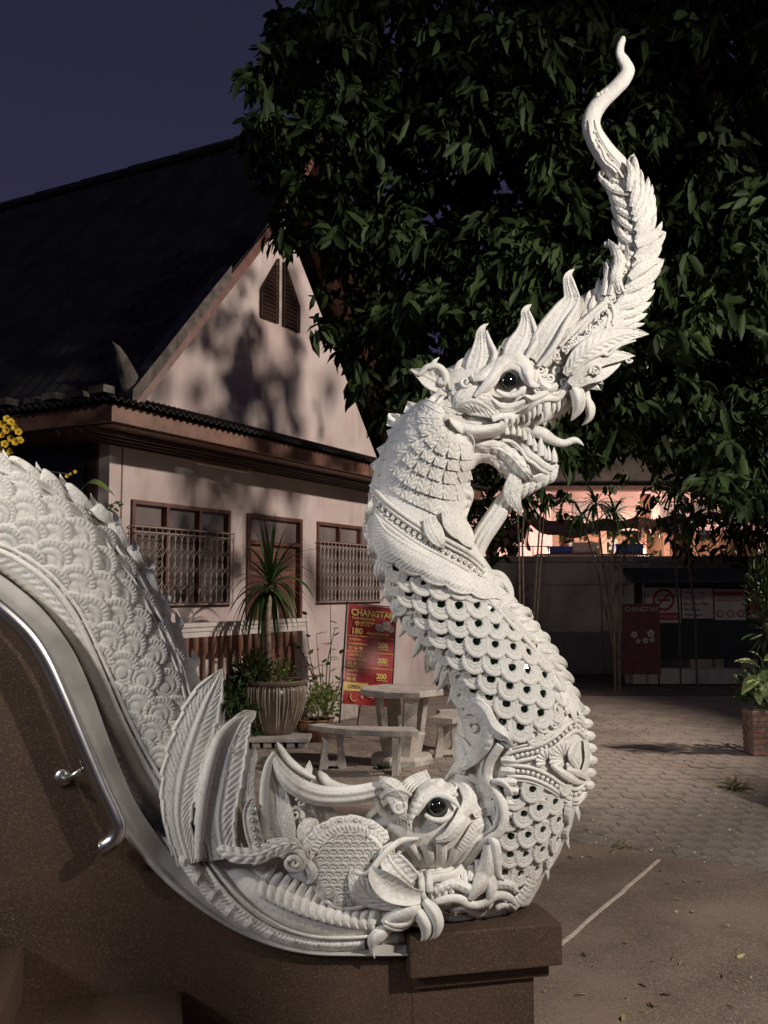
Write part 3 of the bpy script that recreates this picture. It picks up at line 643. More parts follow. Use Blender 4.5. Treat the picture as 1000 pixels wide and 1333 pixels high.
# ================================================================== POTS AND PLANTS
def pot(name, x, y, r, h, z0, m, label, cat='flower pot', lip=.03):
    p = empty(name, (x, y, z0), label, cat); c_ = (x, y, z0)
    MB().lathe(c_, [(r * .58, 0), (r * .62, .02), (r * .86, h * .32), (r * 1.0, h * .64), (r * .98, h * .84), (r * .92, h * .9)], 40).build('pot_body', m, p, smooth=True)
    MB().lathe(c_, [(r * .92, h * .9), (r * 1.0, h * .92), (r * 1.02, h * .96), (r * .97, h), (r * .86, h * .985), (r * .84, h * .9), (0.01, h * .88)], 40).build('rim', m, p, smooth=True, auto=50)
    MB().lathe(c_, [(r * .83, h * .86), (.01, h * .9)], 20).build('potting_soil', M['soil'], p)
    return p
gp = G(359, 954, .12); PR_ = 38.5 / FPX * gp.y; PH_ = 68 / FPX * gp.y
pt = pot('glazed_pot', gp.x, gp.y, PR_, PH_, .12, M['glaze'], 'large brown glazed pot with pale drips holding the spiky dracaena')
dm = mat('pale_drip_glaze', (.42, .37, .29), .3, var=.15, scale=20)
for i in range(26):
    q = R(180 + i * 180 / 26 + random.uniform(-2, 2)); l_ = random.uniform(.25, .95); mb = MB(); prof = [(.92, .9), (.985, .84), (1.005, .64), (.94, .48), (.87, .32), (.76, .18), (.64, .04)]
    k_ = max(2, int(len(prof) * l_)); wd = random.uniform(.004, .012)
    pts = [(gp.x + PR_ * (r + .004) * math.cos(q), gp.y + PR_ * (r + .004) * math.sin(q), .12 + PH_ * z) for r, z in prof[:k_ + 1]]
    mb.tube(pts, [wd] * (len(pts) - 1) + [wd * .6], 6).build('glaze_drip', dm, pt, smooth=True)
std = empty('pot_stand', (gp.x, gp.y, 0), 'square cement slab on small blocks under the glazed pot', 'plinth')
MB().box(gp.x - .42, gp.x + .42, gp.y - .40, gp.y + .4, .07, .118).build('slab', M['cap'], std, bevel=.008)
for i in range(6): MB().box(gp.x - .36 + i * .13, gp.x - .27 + i * .13, gp.y - .35, gp.y - .2, 0, .068).build('block', M['cap'], std, bevel=.008)
MB().box(gp.x - .34, gp.x + .34, gp.y + .1, gp.y + .3, 0, .068).build('block', M['cap'], std)
def strap_leaf(name, base, az, el, ln, wd, droop, m, parent, n=10, fold=.25):
    base = Vector(base); d = Vector((math.cos(az) * math.cos(el), math.sin(az) * math.cos(el), math.sin(el))); s_ = Vector((-math.sin(az), math.cos(az), 0)); V = []
    p = base.copy(); st = ln / n
    for i in range(n + 1):
        t = i / n; w_ = wd * (math.sin(math.pi * min(1, .12 + t * .9)) ** .7) * (1 if t < .98 else .1); w_ = wd * max(.04, (min(1, .35 + t * 3) * (1 - t ** 2.4)))
        upv = s_.cross(d).normalized()
        V += [p - s_ * w_ + upv * w_ * fold, p.copy(), p + s_ * w_ + upv * w_ * fold]
        d = (d + Vector((0, 0, -droop * st * (1 + t)))).normalized(); p = p + d * st
    F = grid_faces(n + 1, 3); return from_arrays(name, np.array([tuple(v) for v in V]), F, m, parent)
def strap_plant(pl, top, n, ln, wd, m, seed, elr=(0, 80), droop=1.6, name='leaf'):
    rd = random.Random(seed)
    for i in range(n):
        el = elr[0] + (elr[1] - elr[0]) * (i / n) ** .9; az = rd.uniform(0, 6.28)
        strap_leaf(name, (top[0] + rd.uniform(-.015, .015), top[1] + rd.uniform(-.015, .015), top[2] + .12 * (i / n)), az, R(el), ln * rd.uniform(.75, 1.08), wd * rd.uniform(.8, 1.15), droop * rd.uniform(.6, 1.3) * (1.25 - el / 110), m, pl)
dr_ = empty('dracaena', (gp.x, gp.y, .12 + PH_ * .9), 'tall dracaena with spiky drooping leaves in the glazed pot', 'plant')
tb_ = at_depth(347, 868, gp.y); tt = at_depth(351, 768, gp.y)
MB().tube([(tb_.x, gp.y, .12 + PH_ * .88), (tb_.x + .01, gp.y, 1.1), (tb_.x - .0, gp.y, 1.4), tuple(tt)], [.05, .045, .042, .038], 10).build('trunk', M['cane'], dr_, smooth=True)
strap_plant(dr_, tt, 64, .80, .026, M['drac'], 3, (-25, 88), 2.0)
# small companions inside and round the pot
def bush(name, x, y, z, rx, rz, n, ln, wd, m, label, cat='shrub', stems=6, parent=None, grp=None):
    b = empty(name, (x, y, z), label, cat, grp) if label else parent
    C = rng.normal(0, .45, (n, 3)); C /= np.maximum(1, np.linalg.norm(C, axis=1))[:, None]; C = C * [rx, rx, rz] + [x, y, z + rz]
    D = (C - [x, y, z + rz * .4]) + rng.normal(0, .25, (n, 3)) * rx + [0, 0, .05]
    leaf_cloud('foliage', C, D, rng.uniform(.7, 1.2, n) * ln, rng.uniform(.7, 1.2, n) * wd, m, b)
    for i in range(stems):
        e = C[rng.integers(0, n)]; MB().tube([(x + random.uniform(-.03, .03), y, z), tuple((e + [x, y, z]) / 2 + [0, 0, .05]), tuple(e)], [.008, .006, .003], 5).build('stem', M['bark'], b)
    return b
bush('potted_herb', tb_.x + .18, gp.y - .15, .12 + PH_ * .86, .16, .16, 170, .06, .03, M['bushy'], 'pale green creeping herb spilling over the right of the glazed pot rim')
bush('potted_herb', tb_.x - .12, gp.y - .1, .12 + PH_ * .86, .20, .20, 150, .12, .035, M['bush'], 'dark leafy undergrowth at the dracaena base inside the pot')
def pl(px_, py_, d): p = at_depth(px_, py_, d); return p.x, p.y
x, y = pl(416, 930, 11.5); pot('clay_pot', x - .05, y, .22, .26, 0, M['clay'], 'orange terracotta pot half hidden right of the glazed pot')
bush('green_shrub', x, y, .22, .24, .24, 420, .07, .028, M['bushy'], 'bright yellow-green small-leaved shrub in the terracotta pot')
x, y = pl(302, 950, 11.2); bush('green_shrub', x, y, .0, .34, .36, 700, .12, .035, M['bush'], 'dark green shrub left of the glazed pot behind the mane fins')
x, y = pl(272, 900, 11.1); bush('green_shrub', x, y, .2, .24, .28, 420, .10, .05, M['bush'], 'lighter green leafy bush under the porch rail at the left')
x, y = pl(316, 905, 11.4); cp = empty('cordyline', (x, y, .1), 'dark purple-brown strap-leaved plant beside the dracaena trunk', 'plant'); MB().tube([(x, y, .0), (x, y, .55)], .02, 6).build('stem', M['bark'], cp); strap_plant(cp, (x, y, .5), 26, .55, .032, mat('maroon_leaf', (.10, .075, .04), .45, var=.2), 8, (-10, 85), 1.4)
x, y = pl(338, 880, 11.5); cp = empty('cordyline', (x, y, .1), 'broad green strap-leaved plant low in front of the balusters', 'plant'); MB().tube([(x, y, .0), (x, y, .5)], .02, 6).build('stem', M['bark'], cp); strap_plant(cp, (x, y, .55), 18, .5, .035, M['drac'], 9, (20, 85), 1.2)
# open leafy sapling right of the pot
x, y = pl(425, 930, 11.9); sp_ = empty('sapling', (x, y, 0), 'thin open sapling with scattered leaves between pot and banner', 'sapling')
rd = random.Random(4); tips = [(398, 800), (430, 780), (412, 825), (446, 845), (395, 850), (436, 818), (384, 835), (452, 870), (420, 862), (404, 872)]
for i, (px_, py_) in enumerate(tips):
    e = at_depth(px_, py_, 11.9 + rd.uniform(-.2, .2)); m_ = Vector((x, y, .2)).lerp(e, .5) + Vector((rd.uniform(-.08, .08), 0, .06)); pts = cr(np.array([(x, y, .2), tuple(m_), tuple(e)]), 9)
    MB().tube(pts, [.010 - .0008 * k_ for k_ in range(9)], 5).build('branch', M['bark'], sp_)
    for k_ in range(3, 9):
        q = rd.uniform(0, 6.28); strap_leaf('leaf', pts[k_], q, R(rd.uniform(-20, 40)), rd.uniform(.09, .16), .034, 2.2, M['bush'] if rd.random() < .7 else M['bushy'], sp_, n=5)
# brick planter at the right
pl0 = G(981, 984); bw = .4; plt = empty('brick_planter', (pl0.x + .5, pl0.y + .3, 0), 'red brick planter box at the right edge holding variegated plants', 'planter')
PT = (984 - 927) / FPX * pl0.y
MB().box(pl0.x + .008, pl0.x + 1.3, pl0.y + .008, pl0.y + .3, 0, PT - .01).build('core', M['mortar'], plt)
rows = 8; rh = PT / rows
for r_ in range(rows):
    for side in (0, 1):
        L_ = 1.3 if side == 0 else .3; xx = -.06 if (r_ + side) % 2 else 0.
        while xx < L_:
            a_, b_ = max(0, xx), min(L_, xx + .185); jit = random.uniform(-.004, .004)
            if b_ - a_ > .03:
                mb = MB()
                if side == 0: mb.box(pl0.x + a_, pl0.x + b_ - .012, pl0.y - .004 + jit, pl0.y + .02, r_ * rh + .004, r_ * rh + rh - .012)
                elif a_ > .02: mb.box(pl0.x - .004 + jit, pl0.x + .02, pl0.y + a_, pl0.y + b_ - .012, r_ * rh + .004, r_ * rh + rh - .012)
                if mb.v: mb.build('brick', M['brick'], plt, bevel=.004)
            xx += .19
MB().box(pl0.x + .03, pl0.x + 1.27, pl0.y + .03, pl0.y + .28, PT - .012, PT + .012).build('soil_bed', M['soil'], plt)
def broad_leaf(base, tip, wd, parent, m, curl=.12):
    base = Vector(base); tip = Vector(tip); d = tip - base; side = Vector((-.25, -.55, .8)).cross(d).normalized(); up = side.cross(d).normalized()
    if up.z < 0: up = -up
    n_ = 12; V = []
    for i in range(n_ + 1):
        t = i / n_; w_ = wd * (math.sin(math.pi * t ** .8) ** .8 if 0 < t < 1 else .02); c_ = base + d * t + up * (math.sin(t * math.pi) * d.length * curl)
        for v_ in (-1, -.5, 0, .5, 1): V.append(c_ + side * (w_ * v_) + up * (w_ * .25 * abs(v_)) + up * .004 * math.sin(i * 3.1))
    return from_arrays('leaf', np.array([tuple(v) for v in V]), grid_faces(n_ + 1, 5), m, parent)
dief = empty('dieffenbachia', (pl0.x + .2, pl0.y + .2, PT), 'dieffenbachia with large pale variegated leaves in the brick planter', 'plant')
yb = pl0.y + .15
for a_, b_, w_ in [((992, 872), (956, 861), .055), ((990, 880), (966, 905), .075), ((992, 882), (984, 900), .05), ((996, 870), (1000, 915), .09), ((994, 860), (1030, 850), .07), ((990, 885), (972, 890), .04), ((1000, 890), (1010, 925), .06), ((985, 895), (990, 918), .05), ((992, 862), (975, 848), .03), ((1002, 850), (1024, 880), .07)]:
    broad_leaf(at_depth(a_[0], a_[1], yb), at_depth(b_[0], b_[1], yb - .12), w_, dief, M['dief'])
MB().tube([at_depth(1000, 925, yb), at_depth(996, 880, yb), at_depth(993, 862, yb)], .02, 8).build('stem', M['drac'], dief)
strap_leaf('dead_leaf', at_depth(968, 888, yb - .1), 4.4, R(-80), .13, .012, .2, M['grass'], dief, n=5)
bush('planter_shrub', pl0.x + .25, pl0.y + .3, PT, .3, .2, 300, .10, .05, M['bush'], 'low dark green ground plants between the dieffenbachia stems')
cx_ = at_depth(1000, 800, 10.6); bush('climbing_plant', cx_.x + .02, cx_.y, 1.15, .22, .52, 420, .16, .03, M['bush'], 'tall dark climbing plant with narrow shining leaves above the planter', stems=8)
# yellow trumpet flowers and a long leaf at the left edge
yf = empty('flowering_shrub', at_depth(-30, 700, 5.2), 'shrub with bunched yellow trumpet flowers at the upper left edge', 'shrub')
def flower(c, s_, rd):
    c = Vector(c); ax = Vector((rd.uniform(-.5, .7), -1, rd.uniform(-.3, .5))).normalized(); a_ = ax.orthogonal().normalized(); b_ = ax.cross(a_); V = []; n_ = 15
    for t, r_ in ((-1.3, .12), (-.5, .22), (0, .45), (.12, 1.0)):
        for k_ in range(n_):
            q = 2 * math.pi * k_ / n_; rr = r_ * (1 if r_ < .9 else .78 + .3 * abs(math.cos(q * 2.5))); V.append(c + ax * t * s_ + (a_ * math.cos(q) + b_ * math.sin(q)) * rr * s_)
    from_arrays('flower', np.array([tuple(v) for v in V]), grid_faces(4, n_, wrapv=True), M['yellow'], yf)
rd = random.Random(2)
for px_, py_ in [(3, 552), (14, 549), (19, 556), (8, 560), (2, 566), (24, 562), (14, 571), (20, 575), (6, 578), (2, 586), (12, 588), (-5, 570), (-8, 555), (9, 545), (26, 573)]:
    flower(at_depth(px_, py_, 5.2 + rd.uniform(-.1, .1)), .021, rd)
for px_, py_ in [(92, 617), (98, 614), (87, 620)]: flower(at_depth(px_, py_, 5.2), .010, rd)
MB().tube([at_depth(-60, 760, 5.3), at_depth(-30, 620, 5.3), at_depth(4, 560, 5.22)], [.02, .012, .004], 6).build('branch', M['bark'], yf)
MB().tube([at_depth(4, 590, 5.25), at_depth(50, 612, 5.25), at_depth(96, 618, 5.22)], .003, 5).build('branch', M['bark'], yf)
strap_leaf('leaf', at_depth(8, 545, 5.2), .1, R(25), .09, .018, 2, M['bush'], yf, n=6)
vp = empty('vine', at_depth(110, 760, 5.4), 'young vine with one long pale leaf rising behind the tail crest', 'vine')
broad_leaf(at_depth(104, 640, 5.4), at_depth(150, 646, 5.35), .024, vp, M['bushy'], curl=.35)
MB().tube([at_depth(108, 760, 5.4), at_depth(100, 680, 5.4), at_depth(104, 640, 5.4)], .004, 5).build('stem', M['bush'], vp)
MB().tube([at_depth(120, 700, 5.4), at_depth(136, 660, 5.4), at_depth(158, 652, 5.4)], .003, 5).build('stem', M['bush'], vp)
for px_, py_ in [(138, 654), (146, 657), (152, 652), (159, 655), (143, 662), (150, 661)]:
    strap_leaf('leaf', at_depth(px_, py_, 5.4), rd.uniform(4, 5.6), R(-30), .05, .014, 2, M['bush'], vp, n=5)

fp_ = Vector((5.1, -.2, 5.3)).lerp(Vector((-.74, 3.2, 1.75)), .42)  # unseen pole added to cast the shadow band across the tail
pole = empty('shadow_pole', (fp_.x, fp_.y, 0), 'tall pale pole added out of view to shade the serpent tail', 'shadow pole')
MB().tube([(fp_.x, fp_.y, 0), (fp_.x, fp_.y, 5.6)], [.115, .09], 16).build('shaft', M['white'], pole, smooth=True, auto=50)
MB().lathe((fp_.x, fp_.y, 5.6), [(.05, 0), (.08, .04), (.08, .1), (.03, .16)], 12).build('finial', M['gold'], pole, smooth=True); MB().lathe((fp_.x, fp_.y, 0), [(.22, 0), (.22, .1), (.12, .16)], 16).build('base', M['concrete'], pole)
# ================================================================== BOUNDARY WALL, YARD BEYOND
WY = 21.; 
def Z(y, d): return CAMZ + (770 - y) / FPX * d + 0.0
def X(x, d): return (x - 500) / FPX * d
bw_ = empty('boundary_wall', (X(780, WY), WY, 0), 'grey rendered boundary wall below the lit yard', 'wall')
zt_ = at_depth(780, 724, WY).z
wm = MB(); wm.box(X(430, WY), X(1250, WY), WY, WY + .15, -.05, zt_ - .12); wm.build('wall_panel', M['wallgrey'], bw_)
for i in range(12):
    x0 = X(430, WY) + i * 1.17; MB().box(x0 + .004, x0 + 1.166, WY - .05, WY + .2, zt_ - .12, zt_).build('coping_stone', M['wallgrey'], bw_, bevel=.008)
MB().box(X(430, WY), X(1250, WY), WY - .03, WY - .001, zt_ - .62, zt_ - .57).build('string_course', M['wallgrey'], bw_)
for i in range(5): MB().box(X(640, WY) + i * 2.4, X(640, WY) + i * 2.4 + .22, WY - .05, WY - .002, 0, zt_ - .63).build('pier', M['wallgrey'], bw_)
BY = 28.
def ad(x, y, d=BY): return at_depth(x, y, d)
yb_ = empty('yard_building', (X(820, BY), BY, 0), 'pink lit building with wooden posts behind the boundary wall', 'building')
ztop = ad(800, 640).z; zlow = ad(800, 692).z; zsill = ad(800, 735).z
MB().box(X(600, BY), X(1100, BY), BY, BY + .3, zlow + .05, ztop).build('upper_wall', M['yardwall'], yb_)
MB().box(X(600, BY), X(722, BY), BY, BY + .3, 0, zlow + .05).build('wall', M['yardwall'], yb_); MB().box(X(722, BY), X(1100, BY), BY + 2.2, BY + 2.4, 0, zlow + .05).build('back_wall', mat('orange_lit_wall', (.60, .32, .20), .8, var=.15, scale=1), yb_)  # orange lamplight is put into the back wall's colour
MB().box(X(600, BY), X(1100, BY), BY - .5, BY + 3, ztop, ztop + .12).build('roof_edge', M['darkwood'], yb_); MB().box(X(590, BY), X(1120, BY), BY - .4, BY + 6, ztop + .12, ztop + 1.8).build('roof', M['roof'], yb_)
for px_ in (724, 752, 786, 838, 868, 905, 940): MB().box(X(px_, BY) - .09, X(px_, BY) + .09, BY - .02, BY + .2, 0, zlow + .048).build('post', M['brownwood'], yb_)
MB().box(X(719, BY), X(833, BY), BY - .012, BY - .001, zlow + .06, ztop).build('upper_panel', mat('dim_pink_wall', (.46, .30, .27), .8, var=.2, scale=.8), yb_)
for px_ in (762, 800, 876, 915): MB().box(X(px_, BY) - .35, X(px_, BY) + .3, BY - .05, BY - .013, zlow + .3, zlow + .85).build('upper_window', M['pane'], yb_)
MB().box(X(834, BY), X(844, BY) + .1, BY - .04, BY - .002, zlow + .1, ztop - .1).build('pilaster', M['redwood'], yb_)
for px_, w_ in ((735, .25), (815, .3), (856, .2), (925, .3)): MB().box(X(px_, BY) - w_, X(px_, BY) + w_, BY + 2.1, BY + 2.19, zsill - .3, zlow - .1).build('cupboard', M['white'], yb_)
# tarpaulins strung across
def tarp(name, pts_top, drop, d, label, m=M['tarp'], back=.8):
    t_ = cr(np.array(pts_top, float), 40); V = []; nv_ = 12
    for i, (x, y) in enumerate(t_):
        p = at_depth(x, y, d)
        for j in range(nv_):
            s_ = j / (nv_ - 1); V.append((p.x + .03 * math.sin(i * .9 + j), p.y + back * (1 - s_) + .12 * math.sin(i * .7) * s_, p.z - drop * s_ * (1 + .25 * math.sin(i * .35)) + .05 * math.sin(i * 1.1 + j * .8)))
    o = from_arrays(name, np.array(V), grid_faces(40, nv_), m, None); return tag(o, label, 'tarpaulin')
tarp('tarpaulin', [(690, 662), (720, 672), (760, 676), (800, 674), (840, 672), (900, 668), (975, 662), (1010, 660)], .42, 25.5, 'long brown tarpaulin awning sagging along the pink building')
tarp('tarpaulin', [(632, 672), (650, 676), (668, 672), (690, 664)], .9, 24.6, 'bundled brown tarpaulin bulging beside the serpent beard', back=.3)
tarp('hanging_cloth', [(832, 676), (846, 674), (862, 677)], .42, 24.9, 'small pale cloth hanging under the awning near the lamp', m=mat('pale_cloth', (.5, .36, .25), .8), back=.05)
# crates, sheets, rack
def crate(px0, px1, y0, y1, d, m, label, cat='crate', nm='crate'):
    b = empty(nm, (X((px0 + px1) / 2, d), d, at_depth(px0, y1, d).z), label, cat); za, zb_ = at_depth(px0, y1, d).z, at_depth(px0, y0, d).z; x0, x1 = X(px0, d), X(px1, d)
    MB().box(x0, x1, d, d + .4, za, zb_ - .04).build('body', m, b, bevel=.01); MB().box(x0 - .015, x1 + .015, d - .015, d + .415, zb_ - .04, zb_).build('rim', m, b)
    for i in range(5):
        xx = x0 + (x1 - x0) * (i + .5) / 5; MB().box(xx - .02, xx + .02, d - .012, d - .001, za + .02, zb_ - .06).build('rib', m, b)
    return b
YD = 23.
tb2 = empty('yard_table', (X(770, YD), YD, 0), 'long low shelf holding crates behind the boundary wall', 'shelf')
zsh = at_depth(770, 721, YD).z
MB().box(X(700, YD), X(850, YD), YD - .1, YD + .6, zsh - .04, zsh).build('shelf_board', M['brownwood'], tb2)
for px_ in (703, 775, 846): MB().box(X(px_, YD), X(px_, YD) + .05, YD, YD + .05, 0, zsh - .04).build('leg', M['black'], tb2)
crate(716, 744, 711, 721, YD, M['blue'], 'blue plastic crate at the left end of the yard shelf'); crate(802, 838, 708, 721, YD, M['blue'], 'wide blue plastic crate below the bright yard lamp')
crate(746, 778, 706, 721, YD, M['clothgrey'], 'pale grey folded sheet bundle between the two blue crates', 'bundle', 'sheet_bundle')
rk = empty('railing', (X(665, YD), YD, zsh), 'thin metal railing left of the blue crate on the wall top', 'railing')
MB().tube([(X(650, YD), YD, zsh + .18), (X(715, YD), YD, zsh + .18)], .012, 5).build('bar', M['black'], rk)
for px_ in (650, 672, 694, 714): MB().tube([(X(px_, YD), YD, zt_ - .5), (X(px_, YD), YD, zsh + .18)], .012, 5).build('upright', M['black'], rk)
lb = empty('yard_bulb', (7.1, 26.2, 2.7), 'bright bare bulb glowing behind the boundary wall', 'lamp')
MB().lathe((7.1, 26.2, 2.8), [(.005, 0), (.03, .01), (.045, .05), (.03, .09), (.02, .12)], 12).build('bulb', mat('lit_bulb', (1, .8, .6), .4, emit=((1, .8, .65), 14)), lb, smooth=True)
MB().tube([(7.1, 26.2, 2.92), (7.1, 26.2, 3.6)], .01, 5).build('cord', M['black'], lb)

# slender clustering palms in front of the wall
def slim(name, stems, tuftsz, label, seed, d, n=16, ln=.42):
    b = empty(name, (X(stems[0][0][0], d), d, 0), label, 'palm', 'slender cane plants before the boundary wall'); rd = random.Random(seed)
    for st in stems:
        pts = [at_depth(x, y, d) for x, y in st]; g0 = Vector((pts[0].x, d, 0)); pts = [g0] + pts; pc = cr(np.array([tuple(p) for p in pts]), 10) if False else [tuple(p) for p in pts]
        MB().tube(pc, [.019] * (len(pc) - 1) + [.013], 6).build('stem', M['bark'], b)
        top = pc[-1]
        for i in range(n):
            el = -30 + 110 * i / n; strap_leaf('leaf', top, rd.uniform(0, 6.28), R(el), ln * 1.25 * rd.uniform(.7, 1.1), .028, 2.2, M['drac'], b, n=5)
    return b
slim('cane_plant', [[(677, 840), (676, 720), (673, 640)], [(683, 840), (680, 700), (684, 648)]], 0, 'pair of thin canes left most before the wall', 1, 17.)
slim('cane_plant', [[(692, 850), (700, 720), (706, 640)], [(696, 850), (702, 760), (709, 655)]], 0, 'leaning pair of thin canes crossing the pink wall left', 2, 17.5)
slim('cane_plant', [[(800, 850), (778, 745), (757, 672)], [(804, 846), (786, 740), (776, 655)]], 0, 'slanting canes with drooping tufts before the awning', 3, 17.2, 24, .5)
slim('cane_plant', [[(800, 846), (797, 740), (800, 668)], [(806, 846), (808, 745), (818, 700)]], 0, 'upright canes with spiky tufts left of the notice board', 4, 16.8, 26, .52)
slim('cane_plant', [[(884, 800), (880, 745), (878, 640)], [(905, 800), (898, 745), (894, 682)]], 0, 'canes with a pale feathery tuft above the notice board', 5, 17.6, 28, .5)
# notice board
NY = 18.6; nb_ = empty('notice_board', (X(900, NY), NY, 0), 'dark notice board with small tiled roof carrying no-smoking and rule signs', 'notice board')
z_a, z_b = at_depth(900, 858, NY).z, at_depth(900, 764, NY).z
MB().box(X(838, NY), X(1060, NY), NY, NY + .06, z_a, z_b + .12).build('panel', mat('dark_green_board', (.012, .022, .018), .5), nb_)
for px_ in (826, 985): MB().box(X(px_, NY), X(px_, NY) + .13, NY - .02, NY + .11, 0, z_b + .2).build('post', M['darkwood'], nb_)
rf = MB(); zr = at_depth(900, 750, NY).z
rf.add([(X(812, NY), NY - .5, zr - .06), (X(1080, NY), NY - .5, zr - .06), (X(1080, NY), NY + .1, zr + .16), (X(812, NY), NY + .1, zr + .16), (X(812, NY), NY - .5, zr - .14), (X(1080, NY), NY - .5, zr - .14), (X(1080, NY), NY + .1, zr + .06), (X(812, NY), NY + .1, zr + .06)], [(0, 1, 2, 3), (4, 5, 6, 7), (0, 1, 5, 4), (0, 3, 7, 4), (1, 2, 6, 5)]); rf.build('board_roof', M['roof'], nb_)
MB().box(X(812, NY), X(1060, NY), NY - .1, NY + .2, 0, .28).build('plinth', M['wallgrey'], nb_)
def sign(px0, px1, y0, y1, m, name='sign_plate'):
    z0_, z1_ = at_depth(px0, y1, NY).z, at_depth(px0, y0, NY).z; return MB().box(X(px0, NY), X(px1, NY), NY - .02, NY - .002, z0_, z1_).build(name, m, nb_), X(px0, NY), X(px1, NY), z0_, z1_
s1, x0, x1, z0_, z1_ = sign(838, 884, 765, 811, M['signwhite'])
cx_, cz_ = x0 + (x1 - x0) * .52, z0_ + (z1_ - z0_) * .66; rr_ = .19
ring = MB().tube([(cx_ + rr_ * math.cos(t), NY - .024, cz_ + rr_ * math.sin(t)) for t in np.linspace(0, 2 * math.pi, 25)], .022, 4, cap=False); ring.tube([(cx_ - rr_ * .7, NY - .024, cz_ - rr_ * .7), (cx_ + rr_ * .7, NY - .024, cz_ + rr_ * .7)], .018, 4); ring.build('no_smoking_ring', M['signred'], nb_)
MB().box(cx_ - .12, cx_ + .12, NY - .026, NY - .021, cz_ - .025, cz_ + .01).build('cigarette', M['blackp'], nb_)
MB().box(x0 + .28, x1 - .03, NY - .024, NY - .0205, z0_ + .06, z0_ + .2).build('red_strip', M['signred'], nb_)
text_mesh('lettering', 'ห้ามสูบบุหรี่', (x0 + .3, NY - .026, z0_ + .1), (1, 0, 0), (0, 0, 1), .08, M['signwhite'], nb_)
s2, x0, x1, z0_, z1_ = sign(886, 926, 766, 805, M['signwhite'])
for i, t in enumerate(('Please Dress', 'Respectfully', 'No Entry Hats', 'No Shoes', 'Thank you')): text_mesh('lettering', t, (x0 + .03, NY - .024, z1_ - .11 - i * .105), (1, 0, 0), (0, 0, 1), .08, M['blackp'] if i != 1 else M['signred'], nb_)
s3, x0, x1, z0_, z1_ = sign(928, 968, 767, 807, M['signwhite'])
MB().box(x0, x1, NY - .024, NY - .0205, z1_ - .12, z1_ - .04).build('red_strip', M['signred'], nb_); text_mesh('lettering', 'Around School', (x0 + .03, NY - .024, z1_ - .23), (1, 0, 0), (0, 0, 1), .08, M['signred'], nb_)
for i in range(3):
    c_ = (x0 + .1 + i * .2, z0_ + .12); MB().tube([(c_[0] + .06 * math.cos(t), NY - .024, c_[1] + .06 * math.sin(t)) for t in np.linspace(0, 2 * math.pi, 13)], .009, 4, cap=False).build('round_symbol', M['signred'], nb_)
s4, x0, x1, z0_, z1_ = sign(973, 1010, 768, 806, M['signred']); MB().box(x0 + .03, x1, NY - .024, NY - .0205, z1_ - .14, z1_ - .04).build('white_strip', M['signwhite'], nb_); MB().box(x0 + .03, x1, NY - .024, NY - .0205, z0_ + .03, z0_ + .14).build('white_strip', M['signwhite'], nb_)
# red board, colour darkened for its shade, leaning at the left of the notice board
SY = 17.9; rb = empty('poster_stand', (X(832, SY), SY, 0), 'dark red standing poster board with pale flowers beside the notice board', 'sign')
z0_, z1_ = at_depth(832, 878, SY).z, at_depth(832, 786, SY).z
MB().box(X(809, SY), X(857, SY), SY, SY + .03, z0_, z1_).build('poster', M['dimred'], rb)
for px_ in (810, 855): MB().box(X(px_, SY) - .012, X(px_, SY) + .012, SY + .03, SY + .06, 0, z1_).build('leg', M['black'], rb)
for cx_, cz_, s_ in ((.3, .56, .07), (.75, .58, .08), (.6, .48, .06), (.4, .47, .05), (.78, .49, .05)):
    mb = MB()
    for k_ in range(5):
        q = k_ * 1.2566 + cx_ * 7; c1_ = X(809, SY) + (X(857, SY) - X(809, SY)) * cx_ + .55 * s_ * math.cos(q); c2_ = z0_ + (z1_ - z0_) * cz_ + .55 * s_ * math.sin(q)
        mb.add([(c1_ + s_ * .4 * math.cos(t), SY - .003, c2_ + s_ * .4 * math.sin(t)) for t in np.linspace(0, 6.28, 8)[:-1]], [tuple(range(7))])
    mb.build('printed_flower', M['signwhite'], rb)
text_mesh('lettering', 'CHANGTAM', (X(812, SY), SY - .003, z1_ - .14), (1, 0, 0), (0, 0, 1), .12, M['signwhite'], rb, squash=.9)

# ================================================================== TREE
TX, TY = X(1100, 7.4), 7.4
tree = empty('mango_tree', (TX, TY, 0), 'large dark leafy tree filling the upper right behind the white serpent', 'tree')
MB().tube([(TX, TY, -.05), (TX + .05, TY + .1, 1.2), (TX - .1, TY, 2.6), (TX - .4, TY + .1, 3.8), (TX - .7, TY + .2, 5.2), (TX - 1.2, TY + .2, 7.0)], [.34, .27, .25, .23, .2, .1], 14).build('trunk', M['bark'], tree, smooth=True)
CAN = [(318, 95), (335, 150), (322, 180), (345, 230), (352, 300), (372, 318), (405, 330), (425, 440), (455, 475), (478, 520), (500, 545), (540, 580), (590, 605), (650, 600), (700, 596), (760, 602), (820, 602), (880, 612), (915, 635), (945, 645), (985, 655), (1080, 665), (1120, 300), (1110, -60), (700, -70), (400, -60), (402, 10), (382, 22), (368, 12), (352, 40), (345, 70)]
def in_poly(x, y, P):
    c = False; n = len(P)
    for i in range(n):
        x0, y0 = P[i]; x1, y1 = P[(i + 1) % n]
        if (y0 > y) != (y1 > y) and x < (x1 - x0) * (y - y0) / (y1 - y0) + x0: c = not c
    return c
def lump(x, y, s_): return noise.noise((x / 62., y / 62., s_))
sprigs = []; rd = random.Random(5)
limbs = []
